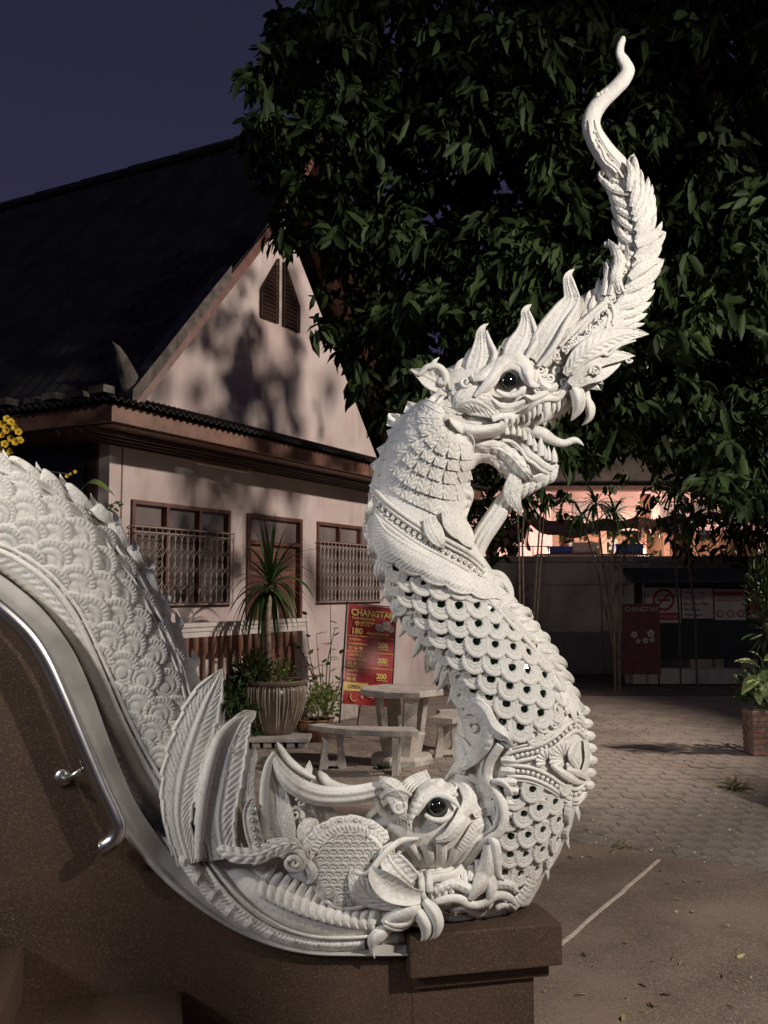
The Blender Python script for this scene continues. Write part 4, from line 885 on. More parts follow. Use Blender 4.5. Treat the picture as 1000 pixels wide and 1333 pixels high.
for layer, (dn, n_) in enumerate(((6.0, 620), (6.8, 900), (7.6, 1050), (8.5, 2500))):
    k_ = 0
    while k_ < n_:
        x, y = rd.uniform(300, 1120), rd.uniform(-60, 735)
        if not in_poly(x, y, CAN): continue
        if layer == 0 and lump(x, y, 3.3) < .02: continue
        if layer == 1 and lump(x, y, 7.7) < -.12: continue
        if layer == 3 and (x < 345 or not in_poly(x - 30, y + 12, CAN)): continue
        p = at_depth(x, y, min(8.8, dn + rd.uniform(-.4, .5) + .5 * lump(x, y, 1.1))); sprigs.append(tuple(p)); k_ += 1
for k_ in range(120): sprigs.append((rd.gauss(3.1, .5), rd.gauss(11.0, .3), rd.gauss(5.15, .42)))     # back branch sprigs added to dapple the gable with leaf shade
for k_ in range(26): sprigs.append((rd.uniform(1.5, 3.6), rd.uniform(10.6, 11.4), rd.uniform(2.6, 4.4)))
sp = np.array(sprigs); ns = len(sp); per = 11
C = np.repeat(sp, per, 0); n_ = len(C)
tw = rng.normal(size=(ns, 3)) * [1, .8, .5] + [0, -.35, -.15]; tw /= np.linalg.norm(tw, axis=1)[:, None]; T_ = np.repeat(tw, per, 0)
D = T_ * .7 + rng.normal(size=(n_, 3)) * .55 + [0, -.05, -.5]
C = C + T_ * rng.uniform(-.08, .1, (n_, 1)) + rng.normal(size=(n_, 3)) * .02
leaf_cloud('crown', C, D, rng.uniform(.09, .155, n_), rng.uniform(.040, .060, n_), M['mango'], tree, droop=.35)
hubs = [(TX - .7, TY + .2, 5.0), (TX - .4, TY + .1, 3.8), (TX - 1.0, TY + .2, 6.6)]
for i, (px_, py_, d_) in enumerate([(420, 120, 7.6), (520, 300, 7.8), (640, 80, 7.6), (600, 470, 8.0), (760, 260, 7.7), (860, 120, 7.8), (900, 420, 7.8), (480, 450, 8.2), (700, 560, 8.2), (840, 560, 8.2), (960, 600, 8.2), (560, 20, 8.0), (370, 200, 7.8), (800, 250, 11.)]):
    h = Vector(hubs[i % 3]); e = at_depth(px_, py_, d_); m1 = h.lerp(e, .4) + Vector((0, .1, .35)); m2 = h.lerp(e, .75) + Vector((0, 0, .25))
    MB().tube([tuple(h), tuple(m1), tuple(m2), tuple(e)], [.10, .07, .045, .015], 8).build('limb', M['bark'], tree, smooth=True)
    for j in range(4):
        q = m2.lerp(e, j / 4.); MB().tube([tuple(q), tuple(q + Vector((rd.uniform(-.5, .5), rd.uniform(-.4, .3), rd.uniform(-.5, .4))))], [.02, .006], 5).build('twig', M['bark'], tree)
# second, darker tree mass beyond the wall closing the view under the crown
for k_, (px_, py_, r_, lab) in enumerate([(560, 650, 1.6, 'dark bushy tree behind the open jaw of the serpent'), (700, 606, 1.9, 'dark tree crown rising over the pink yard building left'), (880, 600, 2.0, 'dark tree crown rising over the pink yard building right'), (1010, 640, 1.8, 'dark tree behind the notice board at the right edge')]):
    p = at_depth(px_, py_, 30 if k_ in (1, 2) else 20); s_ = 1.6 if k_ in (1, 2) else 1.
    b = empty('dark_tree', (p.x, p.y, 0), lab, 'tree', 'dark trees beyond the courtyard'); n_ = 2600
    C = rng.normal(0, .42, (n_, 3)); C /= np.maximum(1, np.linalg.norm(C, axis=1))[:, None]; C = C * [r_ * 1.5 * s_, r_ * .8, r_ * s_] + np.array(p)
    leaf_cloud('crown', C, rng.normal(size=(n_, 3)) + [0, 0, -.5], rng.uniform(.18, .34, n_) * s_, rng.uniform(.07, .12, n_) * s_, M['mango'], b)
    MB().tube([(p.x, p.y, 0), (p.x + .1, p.y, p.z * .5), (p.x, p.y, p.z)], [.2, .16, .08], 8).build('trunk', M['bark'], b)
# ================================================================== NAGA SCULPTURE (traced in px on its own tilted plane, w = relief towards the viewer)
NB = S((620, 1196, 0)); NB = Vector(NB)
naga = empty('naga_statue', NB, 'white stucco crested serpent rising open-mouthed from a second beast on the brown pedestal', 'statue')
WR = np.full((1400, 1100), -999.)
OX = 60
def raster(P):
    xi = np.clip(np.round(P[..., 0]).astype(int) + OX, 0, 1099).ravel(); yi = np.clip(np.round(P[..., 1]).astype(int), 0, 1399).ravel()
    np.maximum.at(WR, (yi, xi), P[..., 2].ravel())
def pairs_eval(PR, nu, nv, full):
    """PR rows: xl,yl,xr,yr,depth,w0"""
    Q = np.array(PR, float)
    mid = np.c_[(Q[:, 0] + Q[:, 2]) / 2, (Q[:, 1] + Q[:, 3]) / 2, Q]
    E = cr(mid, nu)[:, 2:]
    th = np.linspace(0, 2 * np.pi, nv, endpoint=False) if full else np.linspace(0, np.pi, nv)
    c = -np.cos(th); s = np.sin(th)
    X = (E[:, 0:1] + E[:, 2:3]) / 2 + (E[:, 2:3] - E[:, 0:1]) / 2 * c; Y = (E[:, 1:2] + E[:, 3:4]) / 2 + (E[:, 3:4] - E[:, 1:2]) / 2 * c
    Wd = E[:, 5:6] + E[:, 4:5] * np.sign(s) * np.abs(s) ** .85
    return np.stack([X, Y, Wd], -1)
def volume(name, PR, nu=60, nv=48, ras=True, material=None):
    P = pairs_eval(PR, nu, nv, True); V = S(P).reshape(-1, 3)
    F = grid_faces(nu, nv, wrapv=True)
    c0 = len(V); V = np.vstack([V, S(P[0].mean(0)), S(P[-1].mean(0))])
    k = np.arange(nv); capA = np.stack([np.full(nv, c0), k, (k + 1) % nv, (k + 1) % nv], -1)
    tri = np.concatenate([F[:, [0, 1, 2]], F[:, [0, 2, 3]], np.stack([np.full(nv, c0), k, (k + 1) % nv], -1)[:, ::1],
                          np.stack([np.full(nv, c0 + 1), (nu - 1) * nv + (k + 1) % nv, (nu - 1) * nv + k], -1)])
    if ras: raster(pairs_eval(PR, 1400, 500, False))
    return from_arrays(name, V, tri, material or M['plaster'], naga)
def trunk_pairs(C, dk=.85, w0=0.):
    """rows x,y,r[,w] -> pairs"""
    C = np.array(C, float); d = np.gradient(C[:, :2], axis=0); d /= np.linalg.norm(d, axis=1)[:, None]; n = np.c_[-d[:, 1], d[:, 0]]
    ww = C[:, 3] if C.shape[1] > 3 else np.full(len(C), w0)
    a = C[:, :2] - n * C[:, 2:3]; b = C[:, :2] + n * C[:, 2:3]
    return np.c_[a, b, C[:, 2] * dk, ww]

# ---- base volumes
volume('tail', [(-60, 575, -60, 720, 40, 0), (0, 592, -8, 745, 44, 0), (62, 628, 30, 772, 46, 0), (125, 680, 70, 815, 46, 0), (168, 722, 95, 852, 46, 0), (205, 778, 122, 905, 46, 0),
                (240, 840, 150, 962, 48, 0), (268, 905, 178, 1018, 48, 0), (290, 985, 212, 1070, 50, 0), (315, 1060, 255, 1125, 50, 0), (350, 1110, 310, 1175, 48, 0), (400, 1130, 380, 1220, 46, 0)], 120, 48)
volume('neck', [(548, 520, 600, 520, 40, 0), (522, 545, 612, 560, 52, 0), (500, 580, 616, 598, 58, 0), (484, 625, 606, 632, 60, 0), (478, 668, 606, 676, 64, 0), (481, 712, 622, 712, 68, 0), (498, 765, 648, 752, 70, 0),
                (526, 815, 680, 800, 74, 0), (558, 858, 708, 838, 78, 0), (584, 895, 734, 876, 82, 0), (598, 935, 754, 912, 86, 0), (604, 975, 766, 955, 88, 0), (610, 1015, 766, 1005, 86, 0),
                (612, 1055, 752, 1055, 80, 0), (604, 1100, 732, 1105, 72, 0), (596, 1140, 708, 1145, 62, 0), (580, 1190, 688, 1180, 56, 0)], 130, 64)
volume('head', trunk_pairs([(566, 528, 30), (590, 520, 40), (615, 512, 43), (645, 503, 42), (672, 503, 38), (700, 502, 33), (728, 498, 24), (748, 497, 15), (757, 498, 6)], 1.0), 60, 40)
volume('cheek', trunk_pairs([(585, 560, 20, 4), (610, 552, 26, 8), (640, 545, 22, 10), (668, 535, 16, 10)], 1.2), 30, 32)
volume('lower_jaw', trunk_pairs([(592, 570, 16), (620, 575, 17), (645, 580, 16), (668, 592, 19), (690, 608, 22), (708, 612, 18), (720, 606, 9)], 1.25), 50, 32)
volume('crest_core', trunk_pairs([(640, 495, 34), (680, 478, 36), (720, 462, 39), (756, 440, 44), (786, 415, 42), (808, 388, 34), (823, 352, 29), (829, 316, 25), (823, 276, 22), (817, 244, 19), (801, 216, 16)], .62), 80, 36)
volume('crest_tip', trunk_pairs([(806, 226, 15), (801, 216, 17), (788, 200, 15.5), (777, 183, 14), (770, 166, 12.5), (772, 149, 11.5), (783, 132, 11), (799, 117, 10), (811, 104, 10), (817, 91, 9.5), (812, 79, 8), (807, 69, 6), (808, 59, 5), (811, 51, 4), (812, 47, 1.5)], .95), 90, 20)
volume('makara_head', trunk_pairs([(470, 1075, 12, 6), (505, 1080, 44, 14), (545, 1078, 56, 22), (585, 1070, 56, 26), (612, 1050, 46, 24), (622, 1015, 32, 20), (616, 975, 24, 14), (612, 938, 16, 8), (612, 915, 5, 4)], .95), 70, 40)
volume('makara_jaw', trunk_pairs([(500, 1170, 18, 20), (545, 1160, 30, 26), (590, 1160, 32, 26), (630, 1158, 32, 24), (665, 1150, 30, 14), (690, 1142, 16, 6)], 1.3), 50, 36)
volume('shoulder', trunk_pairs([(280, 1110, 22, 8), (320, 1135, 40, 14), (370, 1145, 55, 20), (430, 1135, 62, 22), (480, 1125, 52, 22), (520, 1110, 30, 20)], .75), 60, 36)
volume('foreleg', trunk_pairs([(268, 1108, 10, 30), (290, 1132, 22, 34), (325, 1162, 27, 40), (370, 1186, 27, 46), (420, 1200, 24, 50), (470, 1202, 20, 54), (505, 1196, 18, 58), (535, 1184, 17, 60), (550, 1176, 10, 60)], 1.0), 70, 32)
volume('base_roll', [(236, 1095, 200, 1092, 52, 0), (262, 1120, 228, 1142, 54, 0), (300, 1160, 268, 1186, 56, 0), (345, 1190, 330, 1222, 58, 0), (395, 1212, 388, 1238, 60, 0), (440, 1215, 438, 1243, 60, 0), (490, 1210, 490, 1242, 60, 0), (532, 1206, 534, 1242, 58, 0)], 60, 30)

# fill the raster outside the volumes so draped pieces run on smoothly past an edge, then smooth a little
Wd = WR.copy()
hole = Wd < -900
for it in range(26):
    if not hole.any(): break
    p = np.pad(Wd, 1, constant_values=-999.); acc = np.zeros_like(Wd); cnt = np.zeros_like(Wd)
    for dy in (0, 1, 2):
        for dx in (0, 1, 2):
            q = p[dy:dy + Wd.shape[0], dx:dx + Wd.shape[1]]; ok = q > -900; acc += np.where(ok, q, 0); cnt += ok
    new = hole & (cnt > 0)
    Wd[new] = acc[new] / cnt[new] - .15; hole = Wd < -900
Wd[hole] = 0
for it in range(5):
    p = np.pad(Wd, 1, mode='edge'); Wd = (p[:-2, 1:-1] + p[2:, 1:-1] + p[1:-1, :-2] + p[1:-1, 2:] + 2 * p[1:-1, 1:-1]) / 6
def surf(x, y):
    x = np.clip(np.asarray(x, float) + OX, 0, 1098); y = np.clip(np.asarray(y, float), 0, 1398)
    i = y.astype(int); j = x.astype(int); fy = y - i; fx = x - j
    return (Wd[i, j] * (1 - fx) + Wd[i, j + 1] * fx) * (1 - fy) + (Wd[i + 1, j] * (1 - fx) + Wd[i + 1, j + 1] * fx) * fy
def surf_n(x, y, e=5):
    gx = (surf(x + e, y) - surf(x - e, y)) / (2 * e); gy = (surf(x, y + e) - surf(x, y - e)) / (2 * e)
    return float(gx), float(gy)

# ---- carved pieces
def tubeP(name, P, off=0., flat=.9, n=14, step=2.5, ridges=0, ra=.12, w=None, twist=0, tail=None, mat_=None, wave=None, parent=None):
    """round moulding: rows x,y,r[,w]; draped when no w"""
    P = np.array(P, float); L = np.sum(np.linalg.norm(np.diff(P[:, :2], axis=0), axis=1)); nu = int(np.clip(L / step, 8, 220))
    E = cr(P, nu); c = E[:, :2]; r = np.maximum(E[:, 2], .15)
    base = E[:, 3] if P.shape[1] > 3 else (surf(c[:, 0], c[:, 1]) if w is None else np.full(nu, float(w)))
    base = base + off
    d = np.gradient(c, axis=0); d /= np.linalg.norm(d, axis=1)[:, None] + 1e-9; nn = np.c_[-d[:, 1], d[:, 0]]
    th = np.linspace(0, 2 * np.pi, n, endpoint=False)
    rr = r[:, None] * np.ones(n)
    if ridges: rr = rr * (1 + ra * np.cos(ridges * th + twist * np.linspace(0, 1, nu)[:, None]))
    if wave: rr = rr * (1 + wave[1] * np.abs(np.sin(np.linspace(0, L, nu) * np.pi / wave[0]))[:, None] - wave[1])
    X = c[:, 0:1] + nn[:, 0:1] * rr * np.cos(th); Y = c[:, 1:2] + nn[:, 1:2] * rr * np.cos(th); Wz = base[:, None] + flat * rr * np.sin(th)
    V = S(np.stack([X, Y, Wz], -1)).reshape(-1, 3); F = grid_faces(nu, n, wrapv=True)
    k = np.arange(n); V = np.vstack([V, S(np.r_[c[0], base[0]]), S(np.r_[c[-1], base[-1]])]); a = nu * n
    capA = np.stack([np.full(n, a), k, (k + 1) % n], -1); capB = np.stack([np.full(n, a + 1), (nu - 1) * n + (k + 1) % n, (nu - 1) * n + k], -1)
    return from_arrays(name, V, np.concatenate([F[:, [0, 1, 2]], F[:, [0, 2, 3]], capA, capB]), mat_ or M['plaster'], parent or naga)
def leafP(name, P, off=3., bulge=.25, veins=0., vamp=.9, slant=2.2, rim=1., ser=0., serp=14., thick=5., lift=0., mid=1., scal=0., shear=0., step=2., cup=0., one=0, parent=None, mat_=None, dots=False):
    """carved leaf: rows x,y,half width[,w]; veins = pitch in px of the carved barbs"""
    P = np.array(P, float); L = np.sum(np.linalg.norm(np.diff(P[:, :2], axis=0), axis=1)); hm = P[:, 2].max()
    nu = int(np.clip(L / (min(step, veins / 4.5) if veins else step), 10, 420)); nv = int(np.clip(2 * hm / (step * .75), 9, 45)) | 1
    E = cr(P, nu); c = E[:, :2]; h = np.maximum(E[:, 2], .12)
    d = np.gradient(c, axis=0); d /= np.linalg.norm(d, axis=1)[:, None] + 1e-9; nn = np.c_[-d[:, 1], d[:, 0]]
    v = np.linspace(-1, 1, nv); s = np.linspace(0, L, nu)[:, None]
    hh = h[:, None] * np.ones(nv)
    if ser:
        ph = (s / serp) % 1.; hh = hh * (1 - ser * ph * np.abs(v) ** 1.0)
    if scal: hh = np.where(v[None] > 0, hh * (1 - scal * (1 - np.abs(np.sin(np.pi * s / serp)) ** .7)), hh)
    if one: hh = np.where(v[None] * one < 0, hh * .35, hh)
    X = c[:, 0:1] + nn[:, 0:1] * hh * v; Y = c[:, 1:2] + nn[:, 1:2] * hh * v
    if ser: X = X + d[:, 0:1] * 0
    free = P.shape[1] > 3
    b = E[:, 3:4] * np.ones(nv) if free else surf(X, Y)
    b = b + off + lift * (s / L)
    env = np.minimum(1, h / max(hm * .35, 1))[:, None]
    z = bulge * h[:, None] * (1 - v ** 2) + cup * h[:, None] * v ** 2
    z = z + env * rim * 2.0 * np.exp(-((np.abs(v) - .88) / .09) ** 2)
    if mid: z = z + env * mid * (1.2 * np.exp(-(v / .10) ** 2) - .6 * np.exp(-((np.abs(v) - .2) / .08) ** 2))
    if veins:
        q = (s - slant * hm * np.abs(v) + shear * hm * v) / veins
        z = z + env * vamp * 1.55 * (np.abs(np.cos(np.pi * q)) ** .6 * 2 - 1.2) * np.clip((np.abs(v) - .12) * 6, 0, 1) * np.clip((.86 - np.abs(v)) * 8, 0, 1)
    front = np.stack([X, Y, b + z], -1)
    vb = [nv - 1, (3 * nv) // 4, nv // 2, nv // 4, 0]
    back = np.stack([X[:, vb], Y[:, vb], (b - thick * np.ones(nv) * np.minimum(1, h / 4)[:, None])[:, vb]], -1)
    A = np.concatenate([front, back], 1); m = nv + 5
    return from_arrays(name, S(A).reshape(-1, 3), grid_faces(nu, m, wrapv=True), mat_ or M['plaster'], parent or naga)
def volute(name, cx, cy, r0, turns=1.6, a0=0., d=1, t=3., off=2., w=None, parent=None, boss=True):
    n = int(14 * turns) + 6; a = R(a0) + d * np.linspace(0, turns * 2 * np.pi, n); r = r0 * (1 - np.linspace(0, 1, n) ** .85 * .86)
    P = np.c_[cx + r * np.cos(a), cy + r * np.sin(a), t * (1 - .45 * np.linspace(0, 1, n))]
    if w is not None: P = np.c_[P, np.full(n, w)]
    return tubeP(name, P, off=off, n=8, step=1.6, parent=parent)
ico = None
def beads(name, P, r, pitch, off=1.5, w=None, flat=.8, ring=False, parent=None):
    P = np.array(P, float); L = np.sum(np.linalg.norm(np.diff(P[:, :2], axis=0), axis=1)); E = cr(P, max(2, int(L / pitch)))
    nu, nv = 5, 10; Vs = []; Fs = []; F0 = grid_faces(nu, nv, wrapv=True)
    for q in E:
        ww = (surf(q[0], q[1]) if len(q) < 3 else q[2]) + off; ph = np.linspace(.02, np.pi / 2, nu)[:, None]; th = np.linspace(0, 2 * np.pi, nv, endpoint=False)
        prof = np.cos(ph) if not ring else np.array([.25, .75, 1, .7, 0])[:, None]
        A = np.stack([q[0] + r * np.sin(ph) * np.cos(th), q[1] + r * np.sin(ph) * np.sin(th), ww + flat * r * prof * np.ones(nv)], -1)
        Fs.append(F0 + len(Vs) * nu * nv); Vs.append(S(A).reshape(-1, 3))
    return from_arrays(name, np.concatenate(Vs), np.concatenate(Fs), M['plaster'], parent or naga, kind='stuff')
def tooth(name, x0, y0, x1, y1, r, off=4., w=None, bend=0.):
    mx, my = (x0 + x1) / 2 + bend * (y1 - y0), (y0 + y1) / 2 - bend * (x1 - x0)
    P = [(x0, y0, r), (mx, my, r * .85), (x1, y1, .3)]
    base = float(surf(x0, y0)) if w is None else w
    return tubeP(name, [(*p, base) for p in P], off=off, n=10, step=1.5)

# ---- scales: one shared mesh per kind, copies follow the surface
def scale_mesh(name, kind):
    nr, nphi = 19, 96; ph = np.linspace(0, 2 * np.pi, nphi, endpoint=False); rr = np.linspace(.0, 1, nr)[:, None]
    c, s = np.cos(ph), np.sin(ph)
    if kind == 'fan':      # arcs open upwards
        Rad = 1.0 + .035 * np.abs(np.sin(ph * 10)) ; sy = 1.; sx_ = 1.; oy = 0
        r = rr * np.ones(nphi)
        z = np.interp(r, [0, .20, .30, .36, .42, .52, .60, .66, .72, .80, .95, 1.0], [.20, .20, .18, .07, .15, .17, .15, .05, .13, .15, .12, .02])
        z = z + .028 * np.sign(np.cos(ph * 24)) * np.clip((r - .72) * 12, 0, 1) * np.clip((.94 - r) * 30, 0, 1)
        X = r * c * Rad; Y = r * s * Rad - (1 - r) * .42; z = z + .24 * Y       # tipped: upper rim stands forward
    elif kind == 'tongue':                  # hanging tongue with a set gem
        Rx = .54 + .05 * np.abs(np.sin(ph * 2)); top = .36; bot = .66
        Ry = np.where(s > 0, top, bot); Rk = 1 + .03 * np.abs(np.sin(ph * 9))
        r = rr * np.ones(nphi)
        z = np.interp(r, [0, .26, .32, .38, .45, .51, .58, .66, .71, .80, .95, 1.0], [-.14, -.12, .13, .14, .08, .12, .13, .07, .12, .13, .12, .02])
        z = z + .008 * np.cos(ph * 24) * np.clip((r - .7) * 12, 0, 1)
        X = r * c * Rx * Rk; Y = r * s * Ry * Rk; z = z - .22 * Y
    else:                                   # plain small
        r = rr * np.ones(nphi); z = np.interp(r, [0, .25, .4, .48, .6, .72, .8, .95, 1], [.2, .18, .14, .03, .13, .13, .03, .12, .0])
        X = r * c; Y = r * s * .95; z = z + .3 * Y
    sk = np.stack([X[-1], Y[-1], z[-1] - .3], -1)[None]
    V = np.concatenate([np.stack([X, Y, z], -1), sk]).reshape(-1, 3)
    me = bpy.data.meshes.new(name); me.from_pydata(V.tolist(), [], grid_faces(nr + 1, nphi, wrapv=True).tolist()); me.polygons.foreach_set('use_smooth', [True] * len(me.polygons))
    me.materials.append(M['plaster']); me.update(); return me
def gem_mesh():
    me = bpy.data.meshes.new('gem'); a = .225
    me.from_pydata([(a, 0, 0), (0, a * 1.1, 0), (-a, 0, 0), (0, -a * 1.1, 0), (0, 0, .05), (0, 0, -.08)], [], [(0, 1, 4), (1, 2, 4), (2, 3, 4), (3, 0, 4), (1, 0, 5), (2, 1, 5), (3, 2, 5), (0, 3, 5)])
    me.materials.append(M['gem']); return me
SM = {k: scale_mesh('scale', k) for k in ('fan', 'tongue', 'small')}; GM = gem_mesh()
BU, BV, BN = Vector(SU), Vector((0, 0, 1)), Vector(SN)
def place_scale(mesh, x, y, size, rot=0., off=0., gem=False, tilt=.8, e=6, sxy=(1, 1), parent=None):
    wv = float(surf(x, y)) + off; gx, gy = surf_n(x, y, e)
    n = (BN - BU * (gx * tilt) + BV * (gy * tilt)).normalized()   # image y runs down
    up = (BV - n * BV.dot(n)).normalized(); rt = up.cross(n)
    mt = Matrix((rt, up, n)).transposed() @ Matrix.Rotation(R(rot), 3, 'Z')
    p = Vector(S((x, y, wv))); k = (p - cam.location).dot(Vector(FW)) / FPX * size
    o = bpy.data.objects.new('scale', mesh); COL.objects.link(o); o.parent = naga
    o.matrix_local = Matrix.Translation(p - NB) @ mt.to_4x4() @ Matrix.Diagonal((k * sxy[0], k * sxy[1], k * (.7 if gem else .9), 1))
    if gem:
        g = bpy.data.objects.new('gem', GM); COL.objects.link(g); g.parent = o; g.location = (0, .02, .05); g.rotation_euler = (0, 0, R(random.uniform(-40, 40))); g.scale = (random.uniform(.8, 1.1), random.uniform(.8, 1.15), 1)
    return o
# tail fans (rows from the top; each lower row stands in front of the one above)
FAN = [(-12, 612, 25), (27, 640, 25), (63, 643, 22), (-8, 640, 22), (31, 668, 25), (66, 672, 24), (94, 675, 20), (0, 668, 22), (36, 698, 25), (68, 698, 25), (99, 700, 24), (131, 706, 21), (7, 706, 25), (-20, 700, 24), (37, 732, 25), (68, 727, 25), (102, 729, 25), (130, 735, 23), (158, 744, 20), (12, 745, 22),
       (66, 760, 25), (99, 760, 25), (129, 768, 24), (157, 775, 22), (184, 787, 19), (45, 755, 20), (92, 794, 24), (118, 798, 24), (149, 802, 24), (178, 813, 22), (203, 828, 19), (76, 782, 18), (109, 829, 24), (141, 832, 24), (170, 841, 23), (197, 852, 21), (222, 862, 18), (98, 822, 18),
       (129, 860, 24), (161, 869, 24), (188, 882, 22), (216, 891, 19), (116, 862, 18), (148, 907, 23), (180, 915, 23), (207, 925, 20), (231, 923, 17), (133, 898, 16), (170, 944, 22), (200, 951, 21), (226, 958, 18), (154, 940, 17), (184, 980, 21), (210, 988, 19), (232, 992, 17), (172, 976, 15), (198, 1018, 19), (220, 1026, 17), (209, 1052, 15), (190, 1010, 13), (228, 1060, 14)]
for i, (x, y, r) in enumerate(sorted(FAN, key=lambda q: q[1] - .35 * q[0])):
    place_scale(SM['fan'], x + random.uniform(-1.5, 1.5), y + random.uniform(-1.5, 1.5), r * random.uniform(.95, 1.07), -22 + random.uniform(-9, 9), random.uniform(.2, 1.8), tilt=random.uniform(.6, 1.0), sxy=(random.uniform(.95, 1.06), 1))
GEMS = [(516, 737), (532, 750), (551, 755), (572, 760), (596, 761), (611, 764), (534, 727), (532, 770), (552, 778), (573, 784), (596, 786), (619, 786), (638, 791), (554, 799), (573, 804), (597, 809), (621, 810), (644, 813), (664, 815),
        (574, 823), (597, 831), (619, 833), (643, 837), (666, 840), (686, 847), (704, 855), (597, 850), (618, 855), (642, 859), (665, 867), (685, 870), (707, 877), (722, 881), (617, 875), (638, 882), (662, 891), (684, 896), (705, 901),
        (616, 896), (636, 905), (658, 914), (681, 921), (702, 926), (635, 926), (653, 937), (676, 944),
        (670, 1034), (692, 1025), (721, 1041), (661, 1063), (681, 1057), (701, 1049), (725, 1065), (741, 1052), (664, 1086), (686, 1084), (705, 1077), (723, 1091), (642, 1107), (663, 1110), (683, 1109), (704, 1103), (632, 1132), (656, 1133), (676, 1134), (697, 1128)]
for x, y in GEMS:
    place_scale(SM['tongue'], x + 1, y + 1, 31.5 if y < 1000 else 28.5, random.uniform(-9, 9) + (0 if y < 1000 else -14), random.uniform(.8, 2.2), gem=True, tilt=random.uniform(.6, .9), sxy=(random.uniform(.93, 1.05), random.uniform(.96, 1.06)))
# fill under the collar and at the borders: plain tongues without gem
for x, y in [(505, 722), (514, 760), (520, 785), (540, 812), (557, 825), (580, 850), (598, 880), (600, 905), (618, 925), (640, 775), (660, 795), (684, 822), (703, 836), (720, 862), (728, 905), (722, 925), (655, 960), (640, 950), (695, 955), (735, 1020), (738, 1075), (716, 1115), (650, 1050), (645, 1080)]:
    place_scale(SM['tongue'], x, y, 25, random.uniform(-8, 8), .8, tilt=.7)

# ---- feather band along the tail's lower edge, its inner ridges
BAND = [(-40, 722), (0, 737), (45, 768), (78, 808), (100, 850), (122, 900), (146, 955), (176, 1012), (208, 1062), (240, 1105), (258, 1128)]
leafP('feather_band', [(x, y, 17) for x, y in BAND], off=8, bulge=.22, veins=12, vamp=.8, slant=0, shear=1.0, rim=1, mid=0, thick=26, ser=.10, serp=12)
tubeP('ridge', [(x + 15, y - 13, 4.2) for x, y in BAND], off=8, flat=1.1)
tubeP('ridge', [(x + 22, y - 19, 2.6) for x, y in BAND], off=6)
tubeP('ridge', [(x - 12, y + 12, 3) for x, y in BAND], off=4)
# flames along the tail's upper edge
FL = [(4, 585), (47, 602), (78, 617), (118, 643), (148, 664), (172, 700), (192, 724), (213, 765), (229, 797), (250, 846)]
for i, (x, y) in enumerate(FL):
    j = min(i + 1, len(FL) - 1); nx, ny = FL[j] if j > i else (262, 890)
    dx, dy = nx - x, ny - y; q = math.hypot(dx, dy); dx /= q; dy /= q
    px_, py_ = -dy, dx
    ln = q * 1.25
    leafP('crest_flame', [(x + dx * ln + px_ * 15, y + dy * ln + py_ * 15, 3, 18), (x + dx * ln * .7 + px_ * 13, y + dy * ln * .7 + py_ * 13, 8, 20), (x + dx * ln * .35 + px_ * 11, y + dy * ln * .35 + py_ * 11, 9, 19), (x + 5, y + 15, 6, 14), (x + 2, y + 7, 3.2, 9), (x, y - 1, .2, 5)], off=0, bulge=.4, veins=7, vamp=.6, thick=18)
    leafP('crest_flame', [(x + dx * ln * .8 + px_ * 22, y + dy * ln * .8 + py_ * 22, 2), (x + dx * ln * .4 + px_ * 20, y + dy * ln * .4 + py_ * 20, 6), (x + px_ * 17, y + py_ * 17, 4)], off=5, bulge=.5, thick=5)
tubeP('ridge', [(x - 12, y + 24, 2.4) for x, y in FL] + [(248, 905, 2)], off=7)
tubeP('ridge', [(x - 17, y + 31, 1.7) for x, y in FL] + [(242, 912, 2)], off=6)

# ---- mane fins of the makara
leafP('mane_fin', [(246, 1125, 16, 60), (232, 1070, 20, 62), (235, 1020, 29, 60), (248, 970, 31, 54), (266, 920, 26, 46), (280, 890, 14, 38), (290, 870, .3, 30)], bulge=.12, veins=9, vamp=.6, slant=1.25, mid=1.0, thick=12, ser=.16, serp=28, rim=1.2)
leafP('mane_fin', [(262, 1118, 9, 68), (262, 1050, 9, 68), (272, 985, 8, 58), (284, 950, 7, 48), (294, 922, .3, 40)], bulge=.4, veins=9, vamp=.8, thick=8, ser=.25, serp=22)
leafP('mane_fin', [(292, 1118, 20, 70), (284, 1070, 25, 74), (290, 1020, 29, 70), (300, 975, 26, 60), (316, 940, 14, 50), (328, 930, 7, 44), (334, 926, .3, 40)], bulge=.12, veins=10, vamp=.6, slant=1.15, thick=14, ser=.10, serp=24, rim=1.6)
tubeP('ridge', [(258, 1120, 5, 80), (262, 1060, 7, 82), (270, 1010, 8, 78), (284, 965, 7, 68), (304, 940, 5, 56), (326, 927, 2, 46)], off=0)
tubeP('ridge', [(225, 1115, 2, 62), (212, 1050, 3, 60), (216, 1000, 3, 58), (232, 945, 3.4, 52), (256, 898, 3.4, 44), (288, 872, 1.5, 32)], off=0)
leafP('mane_fin', [(334, 1080, 8, 66), (322, 1035, 10, 66), (324, 1000, 8, 60), (330, 985, 6, 56), (330, 968, .3, 52)], bulge=.4, veins=9, thick=8)
for a, b_, c_ in ((250, 300, 1), (285, 345, 1)):
    for k in range(5):
        pass
for x, y, rr_ in ((292, 1095, 7), (292, 1050, 7), (290, 1010, 7), (300, 975, 6), (313, 955, 5), (306, 1030, 6), (303, 1070, 6)):
    volute('volute', x, y, rr_, 1.0, -60, 1, 1.0, off=0, w=float(78 - abs(1050 - y) * .1))
# jewelled band
leafP('jewel_band', [(340, 1118, 10, 78), (330, 1085, 11, 80), (326, 1060, 10, 78), (328, 1045, 6, 74), (332, 1038, .4, 70)], bulge=.3, rim=1.8, mid=0, thick=10)
beads('bead_row', [(338, 1110, 84), (330, 1085, 86), (327, 1060, 84), (330, 1046, 80)], 3.6, 9, w=1, ring=True)
